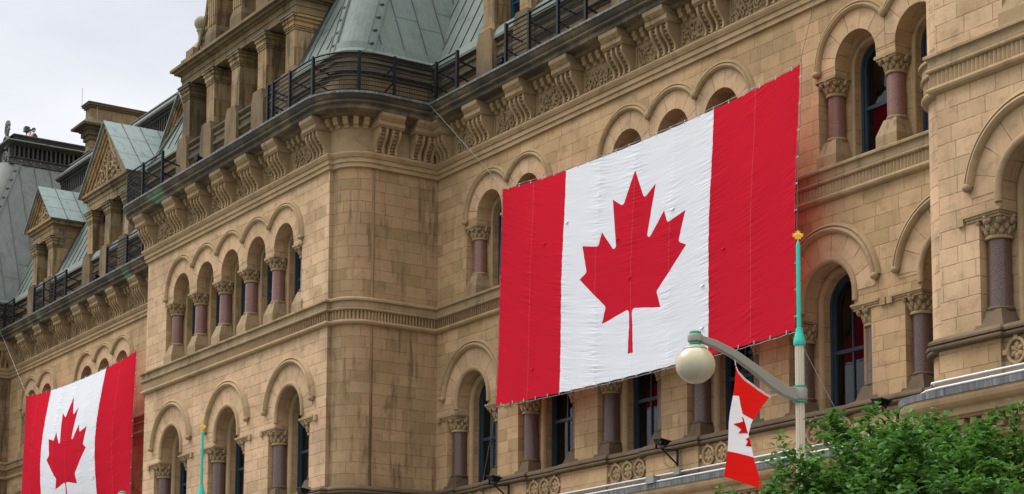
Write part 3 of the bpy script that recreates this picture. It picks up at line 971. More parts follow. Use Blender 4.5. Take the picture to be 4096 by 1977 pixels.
part(m2, 'stringcourse', 'trim_stained', True, 35)
part(m4_, 'stringcourse_ledge', 'trim', True, 35)
# reeded band between them
for kind, p in PC:
    if kind == 'front' and p[0][0] < -90: continue
    # resample the path finely and add half-round reeds
    mb = MB()
    pts = []
    L = [0.0]
    for i in range(1, len(p)): L.append(L[-1] + math.dist(p[i], p[i - 1]))
    tot = L[-1]
    nre = int(tot / 0.115)
    q0 = offset_path(p, 0.005); q1 = offset_path(p, 0.10)
    def at(q, s):
        for i in range(1, len(L)):
            if s <= L[i] or i == len(L) - 1:
                t = (s - L[i - 1]) / max(1e-9, L[i] - L[i - 1])
                return (q[i - 1][0] + (q[i][0] - q[i - 1][0]) * t, q[i - 1][1] + (q[i][1] - q[i - 1][1]) * t)
    prev = None
    for i in range(nre):
        for j, h in enumerate((0.0, 0.62, 0.95, 0.95, 0.62)):
            s = (i + (0.06, 0.2, 0.4, 0.6, 0.8)[j]) * tot / nre
            a = at(q0, s); b = at(q1, s)
            c = (a[0] + (b[0] - a[0]) * h, a[1] + (b[1] - a[1]) * h)
            if prev: mb.face([(*prev, 15.11), (*c, 15.11), (*c, 15.39), (*prev, 15.39)][::-1])
            prev = c
    part(mb, 'reeded_band', 'trim', True, 50)

# the big cornice
corn_bed = [(0.02, 21.26), (0.03, 21.30), (0.10, 21.40), (0.12, 21.44), (0.12, 21.50), (0.40, 21.52), (0.40, 21.56)]
mb = MB(); sweep(mb, FP, [(0.02, 20.44), (0.02, 21.27)]); part(mb, 'frieze', 'trim_carved', True, 35)
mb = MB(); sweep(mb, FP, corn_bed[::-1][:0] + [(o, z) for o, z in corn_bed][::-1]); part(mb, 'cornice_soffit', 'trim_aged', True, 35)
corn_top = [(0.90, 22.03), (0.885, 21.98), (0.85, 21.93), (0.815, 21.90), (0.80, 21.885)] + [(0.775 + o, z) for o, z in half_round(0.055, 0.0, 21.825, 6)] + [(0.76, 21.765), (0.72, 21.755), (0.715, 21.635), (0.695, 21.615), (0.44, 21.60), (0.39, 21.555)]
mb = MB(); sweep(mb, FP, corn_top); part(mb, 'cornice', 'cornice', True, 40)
mb = MB(); sweep(mb, FP, [(-0.4, 22.16), (0.93, 22.105), (0.945, 22.10), (0.945, 22.035), (0.90, 22.025)]); part(mb, 'cornice_flashing', 'lead', True, 30)

# brackets: two S-shaped ribs side by side under a heavy cap
def s_out(t):
    t = max(0.0, min(1.0, t))
    return 0.20 + 0.24 * (t * t * (3 - 2 * t)) - 0.05 * math.sin(2 * PI * t) * (1 if t < 0.5 else 0.8)
def make_bracket():
    mb = MB()
    n = 14
    z0, z1 = 20.44, 21.20
    for xc in (-0.235, 0.235):
        def rib(x0, x1, dep):
            poly = [(0.0, z0)] + [(-(s_out(i / n) - dep), z0 + (z1 - z0) * i / n) for i in range(n + 1)] + [(0.0, z1)]
            mb.prism(poly, 'x', x0, x1)
        rib(xc - 0.165, xc - 0.088, 0.0); rib(xc + 0.088, xc + 0.165, 0.0)
        rib(xc - 0.089, xc + 0.089, 0.12)
    rib2 = [(0.0, z0)] + [(-max(0.02, s_out(i / n) - 0.26), z0 + (z1 - z0) * i / n) for i in range(n + 1)] + [(0.0, z1)]
    mb.prism(rib2, 'x', -0.076, 0.076)
    b = mb.build('bracket', 'trim', None, False)
    mb = MB()
    for xc in (-0.235, 0.235):
        for i in range(7):
            t = (i + 0.6) / 7.2
            z = z0 + (z1 - z0) * t
            o = s_out(t) - 0.085
            mb.ell((xc, -o, z), (0.080, 0, 0), (0, 0.060, 0.0), (0, -0.012, 0.030), 8, 5)
    s = mb.build('bead_carving', 'trim_carved', None, True); s.parent = b
    mb = MB()
    mb.prism([(0, 21.19), (-0.47, 21.19), (-0.53, 21.24), (-0.545, 21.25), (-0.545, 21.385), (0, 21.385)], 'x', -0.47, 0.47)
    mb.prism([(0, 21.385), (-0.565, 21.385), (-0.62, 21.45), (-0.66, 21.50), (-0.67, 21.612), (0, 21.612)], 'x', -0.43, 0.43)
    s = mb.build('bracket_cap', 'trim_stained', None); s.parent = b
    return b
BR = make_bracket()
def put_br(loc, rz=0.0):
    if 'br' not in first:
        first['br'] = 1; BR.location = loc; BR.rotation_euler = (0, 0, rz); attach(BR, BLD); return BR
    return place(BR, loc, rz, BLD)
def bays(c, kind):
    if kind == 'wing': return [c + d for d in (-11.55, -9.25, -6.92, -4.48, -2.03, 0, 2.03, 4.48, 6.92, 9.25, 11.55)]
    return [c + d for d in (-6.75, -4.05, -2.02, 0, 2.02, 4.05, 6.75)]
rows = []
for c in PAVS[:2]: rows.append((bays(c, 'pav'), PF, c))
for c in WING_C: rows.append((bays(c, 'wing'), WF, c))
for xs, yf, c in rows:
    for x in xs:
        if x < -18.0: put_br((x, yf - 0.02, 0))
# brackets on the return walls (facing +X)
for c in PAVS[1:]:
    x = pav_r(c) + RAD
    for y in (-2.05, -0.72): put_br((x + 0.02, y, 0), PI / 2)
c = PAVS[0]
for y in (-2.05, -0.72): put_br((pav_l(c) - RAD - 0.02, y, 0), -PI / 2)

# small stepped blocks between the brackets
def block(mb, fx, x):
    w_ = 0.082
    poly = [(0.0, 21.50), (-0.27, 21.50), (-0.27, 21.38), (-0.24, 21.37), (-0.215, 21.33), (-0.21, 21.27), (-0.10, 21.25), (-0.07, 21.19), (0.0, 21.17)]
    mb.prism(poly, 'x', x - w_, x + w_)
def make_blocks(span):
    n = max(1, int((span - 1.02) / 0.34 + 0.35))
    mb = MB()
    for i in range(n):
        block(mb, None, (i - (n - 1) / 2) * 0.34)
    return mb.build('block_row', 'trim', None)
# carved leaf panels
def make_leaf_panel(seed, wd):
    rnd = random.Random(seed)
    mb = MB()
    hw = wd / 2; z0, z1 = 20.49, 21.12
    zc = (z0 + z1) / 2
    # scrolling stem
    def leaf(cx, cz, ang, ln, wid, o=0.03):
        d = Vector((math.cos(ang), 0, math.sin(ang))); n = Vector((-math.sin(ang), 0, math.cos(ang)))
        mb.ell((cx, -o, cz), n * wid, (0, 0.035, 0), d * ln, 6, 4)
        for s in (-1, 1):
            for t in (-0.5, 0.0, 0.45):
                q = Vector((cx, -o - 0.005, cz)) + d * ln * t + n * wid * s * 1.1
                dd = (d * 0.7 + n * s).normalized()
                mb.ell(q, Vector((-dd.z, 0, dd.x)) * 0.014, (0, 0.03, 0), dd * ln * 0.36, 5, 4)
    for k, (sx, sg) in enumerate(((-0.5, 1), (0.45, -1))):
        cx = sx * hw; r0 = min(0.19, hw * 0.42)
        pts = []
        for i in range(22):
            a = sg * (i * 0.42) + rnd.uniform(0, 0.3)
            r = r0 * (1 - i / 26)
            pts.append((cx + r * math.cos(a), -0.035 - 0.012 * (i / 22), zc + sg * 0.02 + r * math.sin(a) * 1.05))
        mb.tube(pts, [0.021 - 0.0004 * i for i in range(22)], 5)
        mb.ell((pts[-1][0], -0.05, pts[-1][2]), (0.045, 0, 0), (0, 0.035, 0), (0, 0, 0.045), 7, 5)
    m = int(30 * wd)
    for i in range(m):
        cx = rnd.uniform(-hw * 0.92, hw * 0.92); cz = rnd.uniform(z0 + 0.04, z1 - 0.05)
        leaf(cx, cz, rnd.uniform(0, 2 * PI), rnd.uniform(0.05, 0.085), rnd.uniform(0.016, 0.026), rnd.uniform(0.015, 0.035))
    for i in range(int(14 * wd)):
        mb.ell((rnd.uniform(-hw * 0.9, hw * 0.9), -0.04, rnd.uniform(z0 + 0.05, z1 - 0.05)), (0.024, 0, 0), (0, 0.024, 0), (0, 0, 0.024), 6, 4)
    # raised border of the panel
    for s in (-1, 1): mb.box(s * hw - 0.02, s * hw + 0.02, -0.03, 0.0, z0 - 0.02, z1 + 0.06)
    return mb.build('carved_leaf_panel', 'trim_carved', None, True, 70)
cache = {}
def put_cached(key, maker, loc, rz=0.0):
    if key not in cache:
        o = maker(); cache[key] = o; o.location = loc; o.rotation_euler = (0, 0, rz); attach(o, BLD); return o
    return place(cache[key], loc, rz, BLD)
pn = 0
for xs, yf, c in rows:
    for a, b in zip(xs[:-1], xs[1:]):
        xm = (a + b) / 2; sp = b - a
        if xm > -18.5: continue
        put_cached(('blk', round(sp, 1)), lambda: make_blocks(sp), (xm, yf - 0.02, 0))
        wd = sp - 1.0
        pn += 1
        key = ('leaf', round(wd, 1), pn % 3)
        put_cached(key, lambda: make_leaf_panel(pn * 7 + 1, wd), (xm, yf - 0.02, 0))
        if pn % 2:
            pass
# blocks that follow the rounded corners, and the return-wall ones
for c, sgn in ((PAVS[1], 1), (PAVS[1], -1), (PAVS[0], -1), (PAVS[2], 1)):
    mb = MB()
    xc = (pav_r(c) if sgn > 0 else pav_l(c)); yc = PF + RAD
    for i in range(5):
        a = R(-80 + 17.5 * i) if sgn > 0 else R(-100 - 17.5 * i)
        t = MB(); block(t, None, 0.0)
        ph = a + PI / 2
        ca, sa = math.cos(ph), math.sin(ph)
        b0 = len(mb.v)
        for (x, y, z) in t.v:
            y2 = y - RAD - 0.02
            mb.v.append((xc + x * ca - y2 * sa, yc + x * sa + y2 * ca, z))
        mb.f += [[b0 + i2 for i2 in f] for f in t.f]
    part(mb, 'block_row', 'trim')

# ------------------------------------------------------------------ sill course, flower panels and ledge
def sill_path(c, x0, x1, yf, lowers, a, b):
    """plan that steps forward in front of every pier"""
    pts = [a]
    xs = sorted(lowers, reverse=True)
    dy = -0.10
    cur = x1
    pts.append((x1, yf + dy)) if a is None else None
    return pts
def stepped(xr, xl, yf, lowers, dy=0.10):
    p = [(xr, yf - dy)]
    for c in sorted(lowers, reverse=True):
        p += [(c + 0.89, yf - dy), (c + 0.89, yf), (c - 0.89, yf), (c - 0.89, yf - dy)]
    p.append((xl, yf - dy))
    return p
sill_prof = [(0.0, 9.95), (0.03, 9.94), (0.14, 9.86), (0.15, 9.84), (0.15, 9.80), (0.115, 9.79)] + [(0.085 + o, z) for o, z in half_round(0.055, 0.0, 9.735)] + [(0.03, 9.675), (0.0, 9.67)]
plinth_prof = [(0.0, 9.10), (0.03, 9.085), (0.20, 8.93), (0.20, 8.80)]
wall_low = [(0.0, 9.70), (0.0, 9.09)]
mbS = MB(); mbW = MB(); mbP = MB()
jobs = []
for i, c in enumerate(PAVS[:2]):
    xr, xl = (-13.0, pav_l(c)) if i == 0 else (pav_r(c), pav_l(c))
    lw = [x for x in pav_lowers(c) if x < -14]
    p = stepped(xr, xl, PF, lw, 0.09)
    if i: p = [(xr, PF + 0.2)] + p
    p = p + [(xl, PF + 0.2)]
    jobs.append(p)
for i, c in enumerate(WING_C):
    p = ret_left(PAVS[i])[1:-1] + [(pav_l(PAVS[i]) - RAD, -0.09)] + stepped(pav_l(PAVS[i]) - RAD - 0.001, pav_r(PAVS[i + 1]) + RAD + 0.001, WF, wing_lowers(c), 0.09)[1:-1] + [(pav_r(PAVS[i + 1]) + RAD, -0.09)] + ret_right(PAVS[i + 1])[1:-1]
    jobs.append(p)
for p in jobs:
    sweep(mbS, p, sill_prof); sweep(mbW, p, wall_low); sweep(mbP, p, plinth_prof)
part(mbS, 'sill_course', 'trim_brown', True, 35)
part(mbW, 'sill_wall', 'wall', False)
part(mbP, 'plinth_weathering', 'trim_brown', True, 35)
def make_rosettes():
    mb = MB()
    for i in range(3):
        x = (i - 1) * 0.535
        z = 9.375
        n = 24
        rp = [(0.185, 0.0), (0.185, 0.055), (0.20, 0.07), (0.235, 0.07), (0.25, 0.055), (0.25, 0.0)]
        b = len(mb.v); m = len(rp)
        for k in range(n):
            a = 2 * PI * k / n
            for r, o in rp: mb.v.append((x + r * math.cos(a), -o, z + 1.12 * r * math.sin(a)))
        for k in range(n):
            k2 = (k + 1) % n
            for j in range(m - 1):
                mb.f.append([b + k * m + j, b + k * m + j + 1, b + k2 * m + j + 1, b + k2 * m + j])
        for k in range(6):
            a = 2 * PI * k / 6 + PI / 6
            d = Vector((math.cos(a), 0, 1.1 * math.sin(a))); t = Vector((-math.sin(a), 0, math.cos(a)))
            mb.ell(Vector((x, -0.01, z)) + d * 0.095, t * 0.058, (0, 0.045, 0), d * 0.085, 8, 5)
        mb.ell((x, -0.03, z), (0.028, 0, 0), (0, 0.03, 0), (0, 0, 0.03), 6, 4)
        for sx in (-1, 1):
            mb.box(x + sx * 0.262 - 0.06, x + sx * 0.262 + 0.06, -0.078, 0.0, z - 0.05, z + 0.05)
        for sz in (-1, 1):
            mb.box(x - 0.05, x + 0.05, -0.074, 0.0, z + sz * 0.262 - 0.045, z + sz * 0.262 + 0.045)
    return mb.build('flower_panel', 'trim', None, True, 45)
for c in WING_C:
    for x in wing_lowers(c): put_cached('ros', make_rosettes, (x, WF - 0.003, 0))
for x in pav_lowers(PAVS[1]): put_cached('ros', make_rosettes, (x, PF - 0.003, 0))
for x in pav_lowers(PAVS[0])[:2]: put_cached('ros', make_rosettes, (x, PF - 0.003, 0))

# ledge over the storey below
ledge_flash = [(0.10, 8.86), (0.60, 8.785), (0.625, 8.78), (0.625, 8.645), (0.60, 8.64)]
ledge_prof = [(0.60, 8.66), (0.595, 8.57), (0.57, 8.50), (0.52, 8.45), (0.46, 8.425), (0.42, 8.42), (0.42, 8.27), (0.34, 8.265), (0.34, 8.215), (0.10, 8.21), (0.10, 7.93), (0.16, 7.92), (0.18, 7.88), (0.14, 7.82), (0.0, 7.80)]
mb = MB(); sweep(mb, FP, ledge_flash); part(mb, 'ledge_flashing', 'lead', True, 30)
mb = MB(); sweep(mb, FP, ledge_prof); part(mb, 'ledge', 'trim', True, 35)
def dentils(path, o0, o1, z0, z1, pitch, wd):
    mb = MB()
    for (a, b) in zip(path[:-1], path[1:]):
        a = Vector(a); b = Vector(b); L = (b - a).length
        if L < 0.5: continue
        d = (b - a) / L; n = Vector((-d.y, d.x))
        k = int(L / pitch)
        for i in range(k):
            s = (i + 0.5) * L / k
            for (zz0, zz1, oo) in ((z0, (z0 + z1) / 2, o0 + (o1 - o0) * 0.6), ((z0 + z1) / 2, z1, o1)):
                q = [a + d * (s - wd / 2) + n * o0, a + d * (s + wd / 2) + n * o0, a + d * (s + wd / 2) + n * oo, a + d * (s - wd / 2) + n * oo]
                mb.prism([(p.x, p.y) for p in q], 'z', zz0, zz1)
    return mb
part(dentils([p for p in FP if p[0] > -60], 0.10, 0.31, 7.97, 8.20, 0.30, 0.15), 'dentil_course', 'trim')
# storey below the ledge: plain walls down to the pavement
mb = MB(); sweep(mb, FP, [(0.0, 7.82), (0.0, 0.0)]); part(mb, 'wall', 'wall', True, 40)
# moulded pier heads of the storey below
for c in PAVS[:2]:
    for x in ([c + d for d in (-5.9, -2.35, 2.35, 5.9)]):
        mb = MB()
        for (z0, z1, hw, o) in ((7.28, 7.50, 0.62, 0.42), (7.18, 7.28, 0.56, 0.36), (7.0, 7.18, 0.50, 0.30), (6.2, 7.0, 0.44, 0.24)):
            mb.box(x - hw, x + hw, PF - o, PF + 0.1, z0, z1)
        part(mb, 'pier_head', 'trim')

# ------------------------------------------------------------------ parapet above the cornice
ZP, ZR = 22.12, 23.62
mb = MB(); sweep(mb, FP, [(-0.06, ZR), (-0.06, ZP)]); part(mb, 'parapet', 'parapet', True, 40)
mb = MB(); sweep(mb, FP, [(-0.5, ZR + 0.16), (0.02, ZR + 0.10), (0.06, ZR + 0.06), (0.06, ZR + 0.02), (0.02, ZR - 0.03), (-0.06, ZR - 0.10)]); part(mb, 'parapet_coping', 'trim_dark', True, 35)
mb = MB(); sweep(mb, FP, [(-0.05, 23.50), (0.03, 23.47), (0.03, 23.38), (-0.02, 23.34), (-0.02, 23.20), (0.05, 23.16), (0.05, 23.06), (-0.03, 23.00), (-0.03, 22.94), (-0.06, 22.92)]); part(mb, 'parapet_moulding', 'trim_dark', True, 35)

# ------------------------------------------------------------------ railings on the cornice edge
def railing(pts, posts, close_back=None):
    """pts: plan polyline; posts: arclength fractions"""
    rl = MB()
    for k in range(8):
        z = 22.20 + k * 0.146
        rl.tube([(x, y, z) for x, y in pts], 0.019, 5)
    rl.tube([(x, y, 23.37) for x, y in pts], 0.032, 6)
    o = part(rl, 'railing', 'iron')
    # wire mesh behind the rails
    ms = MB()
    L = [0.0]
    for i in range(1, len(pts)): L.append(L[-1] + math.dist(pts[i], pts[i - 1]))
    tot = L[-1]
    def at(s):
        for i in range(1, len(L)):
            if s <= L[i] + 1e-6 or i == len(L) - 1:
                t = (s - L[i - 1]) / max(1e-9, L[i] - L[i - 1])
                return Vector((pts[i - 1][0] + (pts[i][0] - pts[i - 1][0]) * t, pts[i - 1][1] + (pts[i][1] - pts[i - 1][1]) * t, 0))
    n = int(tot / 0.06)
    for i in range(1, n):
        q = at(i * tot / n)
        ms.box(q.x - 0.003, q.x + 0.003, q.y - 0.003, q.y + 0.003, 22.18, 23.36)
    g = ms.build('wire_mesh', 'iron', None); g.parent = o
    for s in posts:
        q = at(s * tot); q2 = at(min(tot, s * tot + 0.05)); q1 = at(max(0, s * tot - 0.05))
        d = (q2 - q1).normalized(); nn = Vector((d.y, -d.x, 0))     # towards the building when travelling -X
        pm = MB()
        pm.box(q.x - 0.045, q.x + 0.045, q.y - 0.045, q.y + 0.045, 22.12, 23.42)
        back = q + nn * 0.72
        pm.tube([(q.x, q.y, 23.10), (back.x, back.y, 22.95)], 0.03, 5)
        pm.tube([(q.x, q.y, 22.62), (back.x, back.y, 22.40)], 0.03, 5)
        pp = pm.build('post', 'iron', None); pp.parent = o
    return o
def wing_rails(c, right=True, left=True):
    o = -0.75
    railing([(c - 7.05, o), (c - 2.95, o)][::-1], (0.0, 0.335, 0.70, 1.0))
    railing([(c + 1.9, o), (c + 7.05, o)][::-1], (0.0, 0.24, 0.57, 1.0))
for c in WING_C: wing_rails(c)
off = offset_path(FP, 0.78)
def rail_corner(c):
    """from the wing round the rounded corner of the pavilion at c to its first pier"""
    xr = pav_r(c)
    pts = [(xr + RAD + 2.35, -0.78), (xr + RAD + 0.78, -0.78), (xr + RAD + 0.78, PF + RAD)] + arcp(xr, PF + RAD, RAD + 0.78, 0, -90, 10)[1:] + [(xr - 2.9, PF - 0.78)]
    L = sum(math.dist(pts[i], pts[i + 1]) for i in range(len(pts) - 1))
    railing(pts, [0.0, 1.25 / L, 2.9 / L, 4.1 / L, 5.75 / L, 7.3 / L, 8.5 / L, 1.0])
for c in PAVS[1:]: rail_corner(c)
def rail_corner_left(c):
    xl = pav_l(c)
    pts = [(xl + 2.9, PF - 0.78), (xl, PF - 0.78)] + arcp(xl, PF + RAD, RAD + 0.78, 270, 180, 10)[1:] + [(xl - RAD - 0.78, -0.78), (xl - RAD - 2.35, -0.78)]
    railing(pts, [0.0, 0.2, 0.4, 0.6, 0.8, 1.0])
rail_corner_left(PAVS[1]); rail_corner_left(PAVS[0])

# ------------------------------------------------------------------ mansard roofs
SL = 2.12            # rise per metre run
ZB = ZR + 0.10
def roof_face(mb, sm, p0, p1, inn, h, seam=0.62, cut0=0.0, cut1=0.0, skips=()):
    """sloping face from the eaves line p0-p1 (plan), leaning inwards along inn; cut0/cut1: plan shift of the ends
    per metre of run; skips: (s0, s1, run) stretches where the face starts only above a dormer"""
    p0 = Vector((*p0, ZB)); p1 = Vector((*p1, ZB)); inn = Vector((*inn, 0))
    d = (p1 - p0).normalized(); L = (p1 - p0).length
    run = h / SL
    sv = inn + Vector((0, 0, SL))
    def Q(s, r): return p0 + d * s + sv * r
    brk = sorted({0.0, L} | {x for s0, s1, _ in skips for x in (s0, s1)})
    nrm = d.cross(sv).normalized()
    if nrm.z < 0: nrm = -nrm
    upv = sv.normalized()
    def skip_r(s):
        for s0, s1, r in skips:
            if s0 - 1e-4 <= s <= s1 + 1e-4: return r
        return 0.0
    for a, b in zip(brk[:-1], brk[1:]):
        m = (a + b) / 2
        rs = skip_r(m)
        A0 = a if a > 0 else cut0 * rs; B0 = b if b < L else L - cut1 * rs
        if rs >= run: continue
        if a > 0 and b < L: mb.face([Q(A0, rs), Q(B0, rs), Q(B0, run), Q(A0, run)])
        else:
            At = a if a > 0 else cut0 * run; Bt = b if b < L else L - cut1 * run
            if Bt > At: mb.face([Q(A0, rs), Q(B0, rs), Q(Bt, run), Q(At, run)])
            else:
                # the sloping end meets the straight one: a triangle
                t = (B0 - A0) / ((cut1 if b >= L else 0) + (cut0 if a <= 0 else 0))
                s = A0 + (cut0 * t if a <= 0 else 0)
                mb.face([Q(A0, rs), Q(B0, rs), Q(s, rs + t)])
    n = int(L / seam)
    rnd = random.Random(int(L * 100))
    ext = run * max(abs(cut0), abs(cut1))
    for k in range(int(-ext / seam) - 1, n + int(ext / seam) + 2):
        s = (k + 0.5) * seam
        r0, r1 = skip_r(s), run
        if s < 0:
            if cut0 >= 0: continue
            r0 = s / cut0
        elif cut0 > 0: r1 = min(r1, s / cut0)
        if s > L:
            if cut1 >= 0: continue
            r0 = max(r0, (s - L) / -cut1)
        elif cut1 > 0: r1 = min(r1, (L - s) / cut1)
        if r1 - r0 < 0.15: continue
        q0, q1 = Q(s, r0), Q(s, r1)
        wv = d * 0.014; nv = nrm * 0.032
        pts = [q0 - wv, q0 + wv, q1 + wv, q1 - wv]
        top = [p + nv for p in pts]
        bb = len(sm.v); sm.v += [tuple(p) for p in pts + top]
        for f in ((4, 5, 6, 7), (0, 1, 5, 4), (1, 2, 6, 5), (3, 0, 4, 7), (2, 3, 7, 6)): sm.f.append([bb + i for i in f])
        r = r0 + rnd.uniform(0.3, 1.4)
        while r < r1 - 0.2:
            s2 = s + seam
            ok = (cut1 <= 0 or r < (L - s2) / cut1) and (s2 < L or cut1 < 0) and r > skip_r(s2)
            z = Q(s, r) + nrm * 0.012
            if ok: sm.face([z, z + d * seam, z + d * seam + upv * 0.018, z + upv * 0.018])
            r += rnd.uniform(1.6, 2.6)

def wing_roof(c, h):
    x0, x1 = c - WING_H, c + WING_H
    mb = MB(); sm = MB()
    y0 = -0.02
    # front slope runs into the valleys at both ends (the roof grows towards the pavilions' slopes)
    sk = [(WING_H + dx - hw, WING_H + dx + hw, (26.72 - ZB) / SL) for dx, hw in ((-8.14, 1.25), (0.0, 2.29), (8.14, 1.25))]
    roof_face(mb, sm, (x0, y0), (x1, y0), (0, 1), h, 0.66, cut0=-1.0, cut1=-1.0, skips=sk)
    r = part(mb, 'mansard_roof', 'copper')
    s = sm.build('standing_seams', 'seam', None); s.parent = r
    # copper flare at the eaves
    mb = MB()
    run = h / SL
    zt = ZB + h; yt = y0 + run
    xa, xb = x0 - run, x1 + run
    f = MB()
    f.face([(x0, y0 - 0.10, ZB - 0.03), (x1, y0 - 0.10, ZB - 0.03), (x1 + 0.1, y0 + 0.13, ZB + 0.36), (x0 - 0.1, y0 + 0.13, ZB + 0.36)])
    f.face([(x0, y0 - 0.10, ZB - 0.03), (x1, y0 - 0.10, ZB - 0.03), (x1, y0 - 0.10, ZB - 0.12), (x0, y0 - 0.10, ZB - 0.12)][::-1])
    q = f.build('eaves_flashing', 'copper', None); q.parent = r
    # band, louvre strip and crest
    def bar(name, mat, ya, yb, za, zb):
        m = MB(); m.box(xa + 1.2, xb - 1.2, ya, yb, za, zb); q = m.build(name, mat, None); q.parent = r; return q
    bar('roof_band', 'copper_brown', yt - 0.16, yt + 0.5, zt - 0.30, zt)
    bar('louvre_back', 'room', yt + 0.10, yt + 0.5, zt, zt + 0.82)
    m = MB()
    n = int((xb - xa - 2.4) / 0.26)
    for i in range(n):
        x = xa + 1.2 + (i + 0.5) * 0.26
        m.box(x - 0.035, x + 0.035, yt - 0.05, yt + 0.12, zt, zt + 0.82)
    q = m.build('louvre_slats', 'copper_brown', None); q.parent = r
    bar('crest_base', 'copper_brown', yt - 0.08, yt + 0.5, zt + 0.82, zt + 0.92)
    m = MB()
    m.prism([(yt - 0.32, zt + 1.0), (yt - 0.32, zt + 1.10), (yt + 0.45, zt + 1.86), (yt + 0.55, zt + 1.90), (yt + 4.0, zt + 1.90), (yt + 4.0, zt + 0.92), (yt - 0.2, zt + 0.92)], 'x', xa + 1.2, xb - 1.2)
    q = m.build('roof_crest', 'copper_brown', None); q.parent = r
    m = MB(); m.box(xa + 1.2, xb - 1.2, yt + 0.42, yt + 0.62, zt + 1.895, zt + 1.96); q = m.build('ridge_roll', 'copper', None); q.parent = r
WH = 6.05
for c in WING_C: wing_roof(c, WH)

